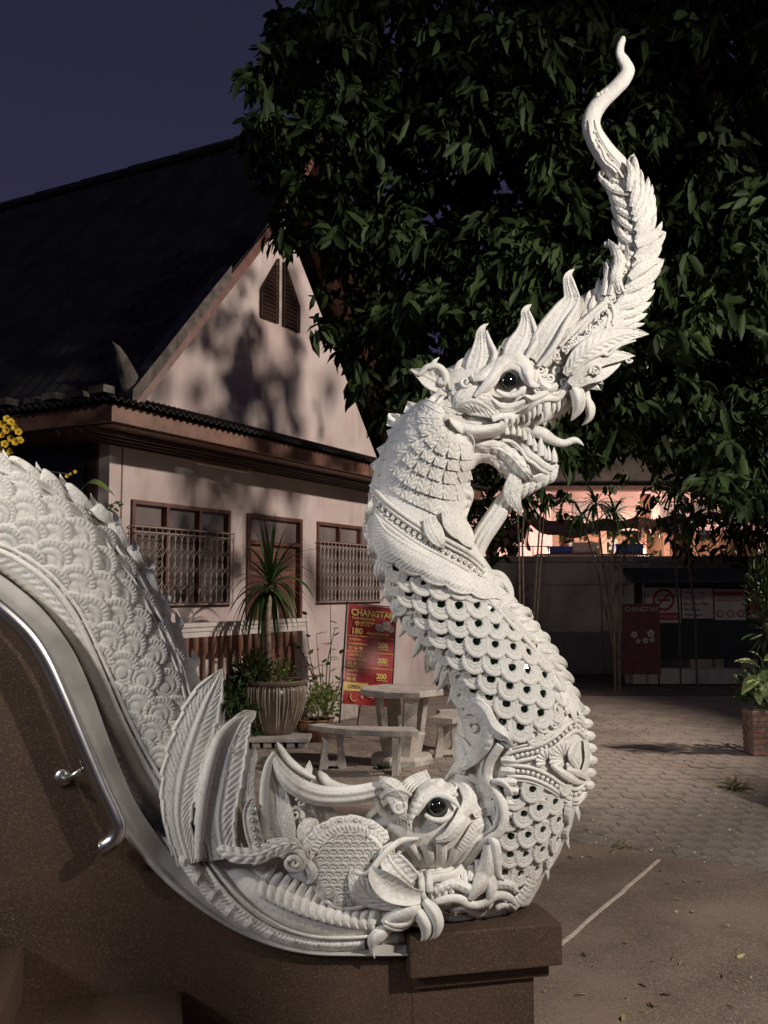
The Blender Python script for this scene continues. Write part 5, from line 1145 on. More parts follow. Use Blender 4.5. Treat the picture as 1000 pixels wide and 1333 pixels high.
# stems and leaves beneath the horn
tubeP('stem', [(346, 1105, 6, 74), (343, 1060, 6, 74), (344, 1020, 6, 72), (350, 993, 5, 70), (358, 980, 4, 68)], ridges=3)
leafP('mane_fin', [(372, 1100, 16, 60), (364, 1070, 20, 62), (360, 1040, 17, 60), (354, 1010, 11, 58), (352, 988, .4, 56)], bulge=.2, veins=9, thick=8)
leafP('mane_fin', [(402, 1085, 16, 46), (392, 1060, 19, 48), (378, 1030, 15, 48), (362, 1005, 8, 48), (358, 985, .4, 48)], bulge=.25, veins=8, thick=8)
leafP('mane_fin', [(430, 1080, 20, 36), (414, 1058, 18, 34), (385, 1030, 8, 34), (378, 1015, .4, 30)], bulge=.25, veins=8, thick=8)
leafP('mane_fin', [(404, 1040, 9, 10), (398, 1015, 8, 10), (402, 1000, 5, 8), (403, 990, .4, 8)], bulge=.3, veins=6, thick=10)
volute('volute', 384, 1060, 11, 1.5, 30, -1, 3.2, off=0, w=62)
volute('volute', 392, 1045, 7, 1.4, 200, 1, 2.6, off=0, w=60)
# horns
HN = [(355, 978, 1.5), (358, 988, 6), (368, 1006, 10), (386, 1023, 12.5), (412, 1034, 13), (440, 1036, 12.5), (470, 1033, 12), (496, 1027, 11), (510, 1026, 9)]
tubeP('horn', [(x, y, r, 66) for x, y, r in HN], ridges=7, ra=.09, flat=1.1, n=40)
tubeP('horn', [(361, 966, 1, 16), (364, 974, 5, 16), (374, 990, 7, 18), (390, 1003, 6, 20), (410, 1014, 3, 22)], flat=1.1)
tubeP('horn', [(416, 1003, 1.5, -20), (418, 1010, 7, -16), (428, 1022, 9, -12), (450, 1030, 9, -6), (480, 1030, 8, 0), (510, 1032, 7, 6)], flat=1.1)
# tassel at the horn's end
leafP('tassel', [(494, 1010, .5, 76), (502, 1018, 8, 80), (514, 1026, 11, 82), (524, 1040, 8, 80), (528, 1052, .4, 76)], bulge=.5, veins=6, thick=12)
leafP('tassel', [(508, 1030, 8, 78), (516, 1046, 9, 80), (524, 1060, 7, 80), (532, 1068, .5, 78)], bulge=.5, veins=6, thick=10)
volute('volute', 519, 1051, 10, 1.6, -40, 1, 3.2, off=0, w=86)
tubeP('stem', [(489, 1036, 4, 72), (496, 1054, 5, 68), (508, 1064, 5, 66), (522, 1066, 4, 66)], ridges=3)
leafP('tassel', [(496, 1040, 4, 74), (505, 1032, 5, 82), (520, 1028, 5, 86), (536, 1036, 2, 80)], bulge=.5)

# ---- makara face
def eye(name, x, y, r, wv, mt):
    return tubeP(name, [(x - r, y, .3, wv - 2), (x - r * .92, y, r * .42, wv), (x - r * .7, y, r * .72, wv), (x - r * .35, y, r * .94, wv), (x, y, r, wv), (x + r * .35, y, r * .94, wv), (x + r * .7, y, r * .72, wv), (x + r * .92, y, r * .42, wv), (x + r, y, .3, wv - 2)], flat=.95, n=24, step=1.2, mat_=mt)
ew = float(surf(570, 1050)) + 5
eye('eye', 570, 1051, 14, ew, M['eyeglass'])
tubeP('eyelid', [(541, 1062, 2), (552, 1046, 4), (566, 1036, 5), (582, 1037, 5), (594, 1046, 3), (598, 1052, 1)], off=10, ridges=2)
tubeP('eyelid', [(553, 1060, 2.5), (563, 1067, 4), (576, 1068, 4.5), (586, 1062, 3), (590, 1056, 1)], off=9)
leafP('brow', [(532, 1072, 3), (541, 1050, 7), (552, 1030, 9), (568, 1022, 9), (584, 1026, 8), (596, 1036, 1)], off=12, bulge=.6, veins=8, vamp=.7, slant=.2, thick=14)
for k in range(7):
    o_ = k * 6
    tubeP('wrinkle', [(535 - o_ * .7, 1082 - k * 2, 1), (530 - o_ * .6 + 6, 1058 - k * 4, 2.2), (545 - o_ * .35, 1032 - k * 3.0, 2.4), (562 - k, 1016 - k * 2.2, 1.2)], off=3)
leafP('brow', [(586, 1076, 2), (602, 1060, 8), (612, 1042, 10), (606, 1024, 9), (592, 1014, 3)], off=7, bulge=.6, veins=0, thick=10)
volute('volute', 590, 1024, 8, 1.4, 160, 1, 2.6, off=8)
leafP('cheek_frill', [(568, 1094, 3), (584, 1088, 8), (596, 1074, 9), (606, 1062, 3)], off=12, bulge=.5, veins=7, thick=8)
# snout curling up along the neck
for k in range(3): tubeP('wrinkle', [(578 + 3 * k, 1018 - 5 * k, 2), (592 + 2 * k, 1004 - 5 * k, 4), (606, 1006 - 5 * k, 3)], off=3)
volute('volute', 612, 982, 13, 1.5, 90, 1, 3.2, off=5)
volute('volute', 618, 946, 14, 1.3, 60, -1, 3.4, off=5)
leafP('snout_leaf', [(602, 1000, 5), (618, 985, 9), (632, 968, 9), (636, 950, 8), (630, 935, 6), (614, 925, 5), (600, 932, 1)], off=14, bulge=.5, veins=9, vamp=.7, slant=.3, thick=10)
leafP('snout_leaf', [(606, 925, 3), (618, 915, 7), (630, 925, 9), (640, 945, 10), (652, 955, 9), (662, 962, 5), (668, 975, .5)], off=13, bulge=.6, veins=0, thick=12, rim=1.2)
leafP('snout_leaf', [(592, 955, 2), (602, 972, 9), (604, 990, 9), (598, 1006, 2)], off=6, bulge=.4, veins=7)
# double lip moulding round the open mouth
LIP = [(533, 1168), (538, 1156), (550, 1147), (570, 1143), (592, 1138), (608, 1124), (622, 1104), (636, 1093), (650, 1084), (657, 1068), (655, 1048), (646, 1030), (636, 1014), (637, 996), (644, 982), (652, 970)]
tubeP('lip', [(x, y, 5.2) for x, y in LIP], off=11, ridges=2, ra=.14, n=18)
tubeP('lip', [(x - 8 if y > 1000 else x - 7, y - 5, 3.4) for x, y in LIP], off=7)
# gum blocks and palate beside the lip
for i, (x, y) in enumerate([(664, 990), (664, 1004), (666, 1018), (668, 1030), (662, 1046), (660, 1060), (654, 1072)]):
    leafP('gum', [(x - 12, y, 5), (x - 2, y, 6), (x + 7, y + 1, 4)], off=5, bulge=.5, thick=5)
for i in range(9):
    a = i / 8; x = 560 + 70 * a; y = 1162 - 12 * a - 30 * a * a
    leafP('gum', [(x, y - 10, 3.6), (x + 1, y, 4.4), (x + 2, y + 10, 3.4)], off=8, bulge=.6, thick=5)
for (pts) in ([(634, 1088, 3), (644, 1100, 7), (646, 1122, 7), (650, 1140, 4), (657, 1146, .3)], [(636, 1100, 6), (634, 1130, 12), (626, 1150, 11), (612, 1172, 3)], [(632, 1130, 6), (640, 1150, 8), (638, 1175, 5), (636, 1186, .5)], [(640, 1018, 4), (652, 1018, 5), (662, 1026, 3), (668, 1036, .3)]):
    leafP('fang', pts, off=13, bulge=.7, rim=0, mid=0, thick=10)
# radial cheek grooves
for i in range(9):
    a = R(205 + i * 17); cx, cy = 560, 1160
    leafP('cheek_frill', [(cx + 22 * math.cos(a), cy + 16 * math.sin(a), 4), (cx + 48 * math.cos(a - .05), cy + 40 * math.sin(a - .05), 7), (cx + 72 * math.cos(a - .14), cy + 62 * math.sin(a - .14), 7)], off=4, bulge=.5, thick=6, rim=0, mid=.4)
# upper cheek plates between lip and eye
for (pts) in ([(590, 1120, 5), (606, 1106, 12), (618, 1090, 12), (622, 1078, 4)], [(608, 1092, 6), (624, 1078, 12), (638, 1070, 9)], [(616, 1060, 6), (630, 1052, 12), (644, 1050, 9)], [(612, 1034, 6), (626, 1032, 11), (640, 1040, 6)]):
    leafP('cheek_plate', pts, off=4, bulge=.35, veins=5, vamp=.5, slant=0, thick=6)
# ear cone
leafP('ear', [(548, 1168, 9, 84), (530, 1166, 14, 92), (508, 1156, 18, 98), (490, 1140, 12, 100), (484, 1128, .4, 98)], bulge=-.15, cup=.35, rim=.4, mid=0, veins=9, vamp=.5, slant=-.6, thick=5)
leafP('ear', [(536, 1150, 16, 80), (516, 1130, 18, 86), (505, 1112, 12, 84), (512, 1096, 2, 78)], bulge=.1, cup=.2, veins=9, vamp=.9, slant=-.4, thick=5)
tubeP('ear_rim', [(460, 1135, 3, 86), (478, 1138, 4, 90), (492, 1122, 4.5, 92), (506, 1106, 4.5, 90), (524, 1094, 4, 82), (545, 1092, 2, 74)])
leafP('ear', [(546, 1172, 5, 80), (516, 1176, 10, 84), (480, 1164, 17, 84), (466, 1148, 14, 84), (456, 1130, .5, 80)], bulge=.3, veins=14, vamp=.7, thick=6)
# cheek disc with small scales
DC = (455, 1132)
tubeP('disc_rim', [(DC[0] + 49 * math.cos(a), DC[1] + 51 * math.sin(a), 3.4, 76 + 4 * math.cos(a)) for a in np.linspace(R(-60), R(250), 30)])
tubeP('disc_rim', [(DC[0] + 43 * math.cos(a), DC[1] + 45 * math.sin(a), 1.8, 78 + 3 * math.cos(a)) for a in np.linspace(R(-60), R(250), 30)])
leafP('disc', [(DC[0] - 46, DC[1], 8, 70), (DC[0] - 36, DC[1], 32, 72), (DC[0] - 12, DC[1], 45, 74), (DC[0] + 12, DC[1], 45, 74), (DC[0] + 36, DC[1], 32, 74), (DC[0] + 46, DC[1], 8, 72)], off=0, bulge=.08, rim=0, mid=0, thick=14)
sc0 = list(Wd.shape)
for r_ in range(9):
    for c_ in range(9):
        x = DC[0] - 44 + c_ * 11 + (5.5 if r_ % 2 else 0); y = DC[1] - 38 + r_ * 9.5
        if ((x - DC[0]) / 41) ** 2 + ((y - DC[1]) / 43) ** 2 < 1 and not (x > 478 and y > 1120):
            p = Vector(S((x, y, 79))); k = 8.0 * K
            o = bpy.data.objects.new('small_scale', SM['fan']); COL.objects.link(o); o.parent = naga
            mt = Matrix((BU, BV, BN)).transposed() @ Matrix.Rotation(R(-25), 3, 'Z')
            o.matrix_local = Matrix.Translation(p - NB) @ mt.to_4x4() @ Matrix.Rotation(R(-14), 4, 'X') @ Matrix.Diagonal((k, k, k * 2.2, 1))
# pleated collar over the disc
PC = [(DC[0] + 60 * math.cos(a), DC[1] + 4 + 64 * math.sin(a)) for a in np.linspace(R(188), R(322), 14)]
leafP('pleated_frill', [(x, y, 12 if 0 < i < 13 else 7, 74) for i, (x, y) in enumerate(PC)], bulge=.15, veins=6, vamp=1.2, slant=.3, rim=.4, mid=0, thick=10, ser=.15, serp=22)
for i in range(1, 13, 2): volute('volute', PC[i][0] - 2, PC[i][1] - 7, 4, 1.1, 0, 1, 1.3, off=0, w=80)
leafP('mane_fin', [(420, 1098, 6, 60), (404, 1094, 12, 62), (396, 1082, 10, 62), (402, 1070, 6, 60), (412, 1066, .4, 58)], bulge=.4, veins=8)
# shoulder: ruffled leaf ending in a big volute
leafP('shoulder_leaf', [(280, 1098, .5, 70), (290, 1106, 9, 74), (312, 1114, 12, 78), (338, 1112, 14, 82), (360, 1102, 12, 84), (380, 1098, 9, 84), (396, 1106, 7, 82), (404, 1124, 5, 78), (404, 1138, 2, 76)], bulge=.3, veins=13, vamp=1.4, slant=-.6, thick=10, ser=.22, serp=26)
volute('volute', 382, 1122, 19, 1.55, 200, 1, 5.5, off=0, w=84)
volute('volute', 384, 1124, 9, 1.2, 200, 1, 4.5, off=0, w=90)
leafP('shoulder_leaf', [(396, 1120, 6, 80), (406, 1134, 8, 80), (404, 1146, 4, 78), (398, 1150, .4, 76)], bulge=.4)
tubeP('ridge', [(398, 1145, 3, 68), (404, 1160, 3.4, 64), (418, 1178, 3.4, 62), (438, 1190, 3, 62)])
# ribs across the foreleg
for i in range(14):
    a = i / 13.; x = 346 + 140 * a; y = 1150 + 78 * a - 34 * a * a; hgt = 21 - 4 * a; lean = .5 - .6 * a
    leafP('rib', [(x + 6 + lean * 8, y - hgt, 4.5), (x - lean * 3, y - hgt * .2, 6), (x - 3 - lean * 3, y + hgt * .6, 5.6), (x + 2 - lean * 2, y + hgt, 2)], off=5, bulge=.7, rim=.4, mid=0, thick=7)
# paw and claws
leafP('paw', [(500, 1205, 8), (520, 1192, 17), (540, 1182, 18), (550, 1176, 9)], off=7, bulge=.7, rim=0, mid=0, thick=10)
for k in range(2): tubeP('toe', [(500, 1200 + 5 * k, 3), (514, 1204 + 4 * k, 5), (530, 1202 + 3 * k, 4), (540, 1192, 3)], off=12)
for k, (x, y) in enumerate([(546, 1136), (556, 1132), (550, 1162)]): tubeP('toe', [(x, y, 4.5), (x + 3, y + 14, 5), (x + 4, y + 30, 4.5)], off=16)
leafP('claw', [(538, 1180, 5, 80), (548, 1192, 9, 84), (555, 1206, 9, 84), (553, 1220, 5, 80), (545, 1227, .4, 76)], bulge=.9, rim=0, mid=0, thick=10)
leafP('claw', [(552, 1172, 6, 82), (564, 1186, 9, 86), (570, 1202, 8, 86), (567, 1216, 5, 82), (558, 1225, .4, 78)], bulge=.9, rim=0, mid=0, thick=10)
leafP('claw', [(506, 1208, 7, 74), (494, 1216, 10, 76), (486, 1226, 8, 76), (485, 1238, 3, 74), (488, 1248, .4, 72)], bulge=.8, rim=0, mid=0, thick=8)
# pleated skirt under the foreleg
SK = [(238, 1100), (252, 1122), (272, 1150), (296, 1178), (326, 1203), (360, 1222), (398, 1232), (440, 1233), (478, 1230)]
leafP('pleated_skirt', [(x - 3, y + 5, 17 if i else 10) for i, (x, y) in enumerate(SK)], off=9, bulge=.25, veins=6, vamp=.7, slant=0, shear=.6, rim=.9, mid=0, thick=14, scal=.3, serp=32)
for i in range(9):
    a = i / 9.; q = cr(np.array(SK, float), 40)[int(2 + a * 36)]
    leafP('skirt_lobe', [(q[0] + 4, q[1] - 4, 5), (q[0] - 4, q[1] + 5, 8), (q[0] - 6, q[1] + 13, 6), (q[0] + 3, q[1] + 18, .5)], off=11, bulge=.5, veins=5, vamp=.6, thick=8)
tubeP('ridge', [(x + 14, y - 12, 2.6) for x, y in SK], off=10)
leafP('skirt_lobe', [(240, 1106, 4), (262, 1112, 9), (278, 1108, 8), (282, 1102, .5)], off=16, bulge=.3, veins=6)
# lower jaw band
tubeP('lip', [(556, 1180, 3), (575, 1172, 5), (596, 1170, 5.5), (614, 1178, 5), (630, 1176, 5), (646, 1166, 5.5), (662, 1168, 5), (672, 1178, 2)], off=12, ridges=2, n=18)
tubeP('lip', [(586, 1186, 3), (604, 1182, 4), (620, 1190, 4), (640, 1186, 4.4), (656, 1178, 4), (668, 1184, 2)], off=9)
leafP('gum', [(566, 1160, 5), (590, 1150, 7), (615, 1158, 7), (640, 1152, 7), (662, 1152, 6), (676, 1162, 2)], off=10, bulge=.5, veins=8, slant=.1)
RM = [(572, 1192), (600, 1198), (630, 1195), (656, 1186), (676, 1172), (688, 1156), (694, 1142)]
leafP('pleated_frill', [(x, y, 8) for x, y in RM], off=8, bulge=.5, veins=6, vamp=1.1, slant=.4, rim=.3, mid=0, thick=12, ser=.2, serp=12)

# ---- neck: lower jewelled collar
C1 = [(655, 990), (675, 984), (700, 978), (722, 966), (740, 950), (752, 945), (763, 956)]
C2 = [(660, 1003), (690, 1006), (714, 1016), (735, 1030), (752, 1034), (764, 1022)]
for CC, w1 in ((C1, 12), (C2, 12)):
    tubeP('collar_ridge', [(x, y - 7, 2.6) for x, y in CC], off=4); tubeP('collar_ridge', [(x, y + 7, 2.6) for x, y in CC], off=4)
    beads('bead_row', CC, 3.0, 6.2, off=3)
tubeP('collar_ridge', [(x, y - 12, 1.6) for x, y in C1], off=3); tubeP('collar_ridge', [(x, y + 12, 1.6) for x, y in C2], off=3)
for cx, cy, n_, rr_, a0 in ((738, 988, 9, 24, 150), (756, 1000, 6, 20, 120), (715, 992, 7, 18, 165)):
    for k in range(n_):
        a = R(a0 + k * 150 / n_); leafP('rosette_petal', [(cx + 5 * math.cos(a), cy + 5 * math.sin(a), 1.5), (cx + rr_ * .6 * math.cos(a), cy + rr_ * .6 * math.sin(a), 3.6), (cx + rr_ * .92 * math.cos(a), cy + rr_ * .92 * math.sin(a), 3.6), (cx + rr_ * math.cos(a), cy + rr_ * math.sin(a), .5)], off=5, bulge=.6, thick=4, rim=.3)
for (pts) in ([(752, 1000, 3), (744, 985, 5), (748, 970, 4), (756, 962, .4)], [(760, 1004, 3), (766, 988, 5), (764, 972, 4), (760, 962, .4)], [(738, 1002, 3), (752, 1006, 5), (764, 1012, 4), (768, 1024, .5)], [(720, 998, 3), (738, 1010, 6), (752, 1018, 4), (764, 1018, .4)]):
    leafP('collar_leaf', pts, off=9, bulge=.6, veins=6, vamp=.5, thick=6)
for i, (x, y) in enumerate([(764, 925), (768, 942), (771, 958), (773, 974), (774, 990), (772, 1006), (770, 1022)]):
    leafP('crest_flame', [(x - 12, y + 1, 5, 14), (x - 6, y, 6.5, 16), (x - 1, y, 6, 14), (x + 3, y, 3.5, 10), (x + 4.5, y, 1, 8)], bulge=.5, rim=.4, thick=16)
for i, (x, y) in enumerate([(758, 1066), (744, 1100), (718, 1142)]):
    leafP('crest_flame', [(x - 14, y - 26, 3, 16), (x - 9, y - 12, 5, 20), (x - 6, y - 1, 3.4, 16), (x - 5 + (i % 2) * 3, y + 5, .3, 12)], bulge=.6, thick=14)
# scrolls between scales and collar
for x, y, r_, a0, d_ in ((731, 922, 11, 90, 1), (730, 905, 6, 200, -1), (708, 944, 10, 60, 1), (684, 958, 8, 90, 1), (722, 944, 6, 0, -1), (745, 925, 7, 180, 1), (695, 968, 6, 0, 1), (668, 965, 6, 120, -1), (742, 905, 6, 30, 1), (660, 975, 5, 0, 1)):
    volute('volute', x, y, r_, 1.6, a0, d_, 2.2, off=4)
leafP('collar_leaf', [(732, 885, 2), (738, 905, 5), (746, 925, 5), (750, 945, .5)], off=6, bulge=.6); leafP('collar_leaf', [(742, 895, 2), (752, 915, 4), (757, 938, .5)], off=5, bulge=.6)
# ridge down the front of the neck and blunt flames on its edge
RG = [(604, 748), (622, 765), (645, 790), (668, 815), (690, 838), (710, 862), (724, 886), (733, 910), (739, 930)]
tubeP('ridge', [(x, y, 3.2) for x, y in RG], off=6); tubeP('ridge', [(x + 6, y - 5, 2.0) for x, y in RG], off=4)
ED = [(655, 765), (672, 787), (690, 800), (701, 818), (714, 833), (725, 850), (736, 866), (745, 886), (753, 905), (760, 925)]
for i, (x, y) in enumerate(ED):
    g = cr(np.array(RG, float), 40); j = np.argmin((g[:, 0] - x + 22) ** 2 + (g[:, 1] - y + 6) ** 2); gx_, gy_ = g[j]
    leafP('crest_flame', [(gx_ + 2, gy_ - 2, 7, 42), ((gx_ + x) / 2, (gy_ + y) / 2 - 3, 9, 36), (x - 5, y - 3, 7, 24), (x, y + 1, 3.5, 16), (x - 1, y + 4, 1, 12)], bulge=.5, veins=0, thick=26, rim=1)
    leafP('crest_flame', [(gx_ - 4, gy_ - 12, 4, 44), ((gx_ + x) / 2 - 2, (gy_ + y) / 2 - 12, 5, 38), (x - 8, y - 10, 2, 26)], bulge=.6, thick=8)
# flames down the back of the neck
BK = [(474, 693), (482, 739), (492, 768), (508, 795), (518, 812), (538, 832), (550, 876), (565, 880), (584, 896)]
LE = cr(np.array([(480, 650), (481, 712), (498, 765), (526, 815), (558, 858), (584, 895), (598, 935)], float), 60)
for i, (x, y) in enumerate(BK):
    j = int(np.argmin((LE[:, 0] - x - 10) ** 2 + (LE[:, 1] - y + 26) ** 2)); ex, ey = LE[j]; 
    leafP('crest_flame', [(ex + 14, ey - 26, 4, 34), (ex + 9, ey - 4, 13, 36), (x + 11, y - 14, 11, 26), (x + 7, y - 4, 5, 16), (x + 4, y + 1, .3, 12)], bulge=.35, veins=6, vamp=.6, thick=22, ser=.12)
    leafP('crest_flame', [(ex + 24, ey - 16, 3, 40), (ex + 20, ey + 6, 7, 40), (ex + 14, ey + 24, 5, 34), (ex + 6, ey + 36, .4, 26)], bulge=.5, veins=8, vamp=.5, thick=8)
for k in range(1, 8):
    ex, ey = LE[k * 8 - 4]; volute('volute', ex + 20, ey + 8, 5.5, 1.4, 100, -1 if k % 2 else 1, 1.8, off=3)

# ---- neck: upper collar bands (run down to the right round the neck)
def band(dy, pts=[(482, 640), (505, 664), (540, 690), (580, 712), (612, 730), (632, 748)]): return [(x, y + dy) for x, y in pts]
for dy, r_ in ((-10, 3.0), (-3, 2.0), (14, 2.2), (20, 3.2), (26, 1.8)):
    tubeP('collar_ridge', [(x, y, r_) for x, y in band(dy)], off=4)
beads('bead_row', band(5), 3.1, 8.0, off=3, ring=True)
beads('bead_row', band(11), 1.2, 4.0, off=4)
SKT = [(480, 672), (492, 700), (520, 722), (560, 742), (600, 758), (632, 768), (654, 776)]
leafP('pleated_skirt', [(x, y, h) for (x, y), h in zip(SKT, (10, 17, 19, 18, 16, 13, 6))], off=9, bulge=.3, veins=5.4, vamp=.95, slant=0, shear=.4, rim=1, mid=0, thick=9, scal=.35, serp=34)
leafP('pleated_skirt', [(x + 2, y + 10, 9) for (x, y) in SKT[1:]], off=5, bulge=.3, veins=5, vamp=.5, slant=.2, rim=.9, mid=0, thick=6, scal=.4, serp=26)
# feather tiers below the throat
def tier(path, ln, hw, n, off, name='collar_feather', ang=0.):
    E = cr(np.array(path, float), n * 4 + 1)
    for k in range(n):
        a = E[k * 4 + 2]; b = E[min(k * 4 + 3, len(E) - 1)]; c_ = E[k * 4 + 1]; t = (b - c_)[:2]; t /= np.linalg.norm(t)
        nx, ny = -t[1], t[0]
        ca, sa = math.cos(ang), math.sin(ang); nx, ny = nx * ca - ny * sa, nx * sa + ny * ca
        x, y = a[0], a[1]; tx, ty = t
        l = ln * (a[2] if len(a) > 2 else 1)
        leafP(name, [(x - nx * l * .25, y - ny * l * .25, hw * .7), (x + nx * l * .3, y + ny * l * .3, hw * .85), (x + nx * l * .62, y + ny * l * .62, hw), (x + nx * l * .84 + tx, y + ny * l * .84 + ty, hw * .88), (x + nx * l * .96 + tx * 2, y + ny * l * .96 + ty * 2, hw * .55), (x + nx * l * 1.03 + tx * 3, y + ny * l * 1.03 + ty * 3, .8)],
              off=off, lift=6, bulge=.30, rim=1.2, veins=8, vamp=.6, slant=1.0, mid=.9, thick=9, step=1.6)
tier([(606, 672), (590, 668), (560, 655), (530, 640), (505, 620), (490, 600)], 40, 13, 8, 0)
tier([(612, 640), (590, 642), (562, 636), (535, 624), (512, 604), (498, 580)], 36, 12.5, 8, 6)
tier([(614, 616), (592, 622), (566, 616), (542, 604), (522, 584), (512, 560), (514, 538)], 33, 12, 8, 12)
tier([(616, 602), (598, 606), (574, 600), (552, 588), (538, 568), (532, 545), (538, 524)], 30, 11.5, 8, 18)
tier([(616, 592), (600, 592), (578, 586), (562, 574), (552, 556), (551, 538), (560, 520)], 25, 11, 7, 24)
for x, y in ((566, 700), (590, 690), (604, 700)):   # loose points over the bands
    leafP('collar_feather', [(x - 8, y - 26, 8), (x - 2, y - 10, 12), (x + 6, y + 4, 9), (x + 12, y + 14, .5)], off=8, bulge=.3, veins=6, thick=5)
tubeP('jaw_ring', [(575, 508, 3), (560, 524, 4.6), (553, 545, 5), (556, 564, 5), (570, 580, 5), (590, 588, 4.6), (618, 592, 2.5)], off=15)
tubeP('jaw_ring', [(581, 512, 2), (568, 527, 2.6), (561, 546, 3), (564, 562, 3), (577, 575, 3), (600, 584, 2)], off=15)
for r_ in range(7):
    for c_ in range(4):
        x = 568 + c_ * 8 + r_ * 2.2 + (4 if r_ % 2 else 0); y = 524 + r_ * 8.2 + c_ * .5
        place_scale(SM['small'], x, y, 6.4, 170, 7, tilt=.6)
for r_ in range(4):
    for c_ in range(5): place_scale(SM['small'], 590 + c_ * 9 + (4 if r_ % 2 else 0), 503 + r_ * 8, 6.6, 160, 5, tilt=.6)

# ---- naga face
ew = float(surf(662, 495)) + 4
eye('eye', 663, 495, 13, ew, M['eyeglass'])
tubeP('eyelid', [(616, 508, 2), (630, 508, 4), (642, 497, 5), (650, 483, 5), (664, 477, 5), (677, 482, 5), (684, 493, 4.6), (694, 501, 4), (704, 502, 1.5)], off=10, ridges=2, n=18)
tubeP('eyelid', [(646, 508, 2.5), (657, 514, 4), (670, 514, 4), (680, 508, 4), (684, 503, 2)], off=10)
volute('volute', 679, 508, 5, 1.2, 90, -1, 2.2, off=11)
leafP('brow', [(618, 516, 3), (634, 500, 6), (646, 482, 8), (656, 470, 8), (670, 466, 8), (683, 473, 8), (689, 487, 7), (690, 500, 1)], off=15, bulge=.7, rim=.6, mid=0, thick=18)
leafP('brow', [(616, 494, 3), (628, 489, 7), (640, 478, 6), (645, 466, .5)], off=14, bulge=.6, rim=1)
volute('volute', 622, 488, 8, 1.3, 180, -1, 3.2, off=12)
volute('volute', 606, 497, 8, 1.3, 20, 1, 3.0, off=10)
leafP('cheek_fan', [(650, 546, 3), (636, 532, 14), (618, 522, 20), (602, 524, 16), (592, 532, 3)], off=8, bulge=.35, veins=9, vamp=1.0, slant=-1.6, thick=6, rim=.5)
leafP('cheek_crescent', [(584, 543, .5), (592, 551, 5), (608, 560, 8), (630, 562, 9), (650, 558, 8), (657, 550, 5)], off=20, bulge=.7, rim=0, mid=0, thick=14)
leafP('cheek_crescent', [(584, 545, .5), (594, 562, 6), (612, 576, 9), (640, 580, 8), (656, 580, 4)], off=10, bulge=.5, rim=.4, veins=16, vamp=.6)
for (pts) in ([(640, 520, 3), (652, 530, 6), (668, 530, 6), (684, 522, 3)], [(684, 516, 3), (694, 520, 6), (708, 514, 6), (716, 504, 2)], [(700, 488, 3), (706, 500, 6), (716, 506, 6), (726, 500, 3)], [(690, 470, 3), (697, 480, 5), (697, 494, 5), (692, 502, 1)]):
    leafP('face_curl', pts, off=9, bulge=.7, rim=.5, thick=8)
for x, y, r_, a0, d_ in ((704, 482, 8, 0, 1), (716, 492, 7, 180, -1), (725, 482, 6, 90, 1), (735, 497, 6, 0, 1), (712, 470, 6, 120, -1), (727, 468, 5, 30, 1), (738, 482, 5, 200, 1), (700, 508, 6, 0, -1), (722, 506, 5, 100, 1), (656, 528, 5, 20, 1), (672, 526, 5, 190, -1)):
    volute('volute', x, y, r_, 1.5, a0, d_, 2.4, off=7)
UL = [(640, 546), (652, 542), (668, 542), (684, 535), (698, 523), (712, 518), (726, 518), (735, 508), (744, 500), (755, 500), (762, 508), (765, 520)]
tubeP('lip', [(x, y, 4.2) for x, y in UL], off=9, ridges=2, n=16, flat=1.1)
tubeP('lip', [(x, y - 6, 2.8) for x, y in UL[1:-1]], off=7)
leafP('nose_flare', [(742, 492, 4), (754, 488, 9), (768, 490, 9), (780, 496, 4), (786, 500, .5)], off=8, bulge=.6, veins=6, thick=14)
leafP('nose_flare', [(752, 505, 3), (762, 500, 7), (772, 502, 6), (782, 508, .5)], off=8, bulge=.6, thick=10)
for x0, y0, x1, y1, r_ in [(658, 543, 657, 556, 4), (666, 542, 666, 555, 4), (674, 540, 673, 553, 4), (682, 537, 682, 552, 4.2), (689, 533, 688, 549, 3.6), (695, 530, 694, 546, 3.6), (702, 526, 700, 542, 3.8), (711, 524, 709, 549, 6), (720, 524, 719, 540, 3.6), (727, 521, 726, 537, 4), (734, 517, 732, 532, 4)]:
    tooth('tooth', x0, y0, x1, y1, r_, off=9, bend=.08)
palate = 10
volume('gum', trunk_pairs([(655, 553, 8, 2), (680, 549, 10, 2), (705, 542, 10, 2), (730, 530, 9, 2), (745, 520, 6, 2)], 1.6), 24, 20, ras=False)
for x0, y0, x1, y1, r_ in [(700, 548, 698, 558, 3.4), (708, 546, 709, 556, 4), (718, 542, 721, 557, 5), (728, 538, 728, 548, 3), (734, 534, 734, 543, 3), (741, 530, 741, 540, 3)]:
    tooth('tooth', x0, y0, x1, y1, r_, w=6, off=0)
leafP('fang', [(748, 505, 8, 30), (753, 516, 9.5, 32), (753, 530, 8, 30), (748, 541, 4, 28), (743, 548, .3, 26)], bulge=.9, rim=0, mid=0, thick=12)
leafP('fang', [(764, 518, 4, 16), (768, 530, 7, 18), (768, 541, 5.5, 18), (763, 549, 3, 16), (757, 554, .3, 14)], bulge=.9, rim=0, mid=0, thick=10)
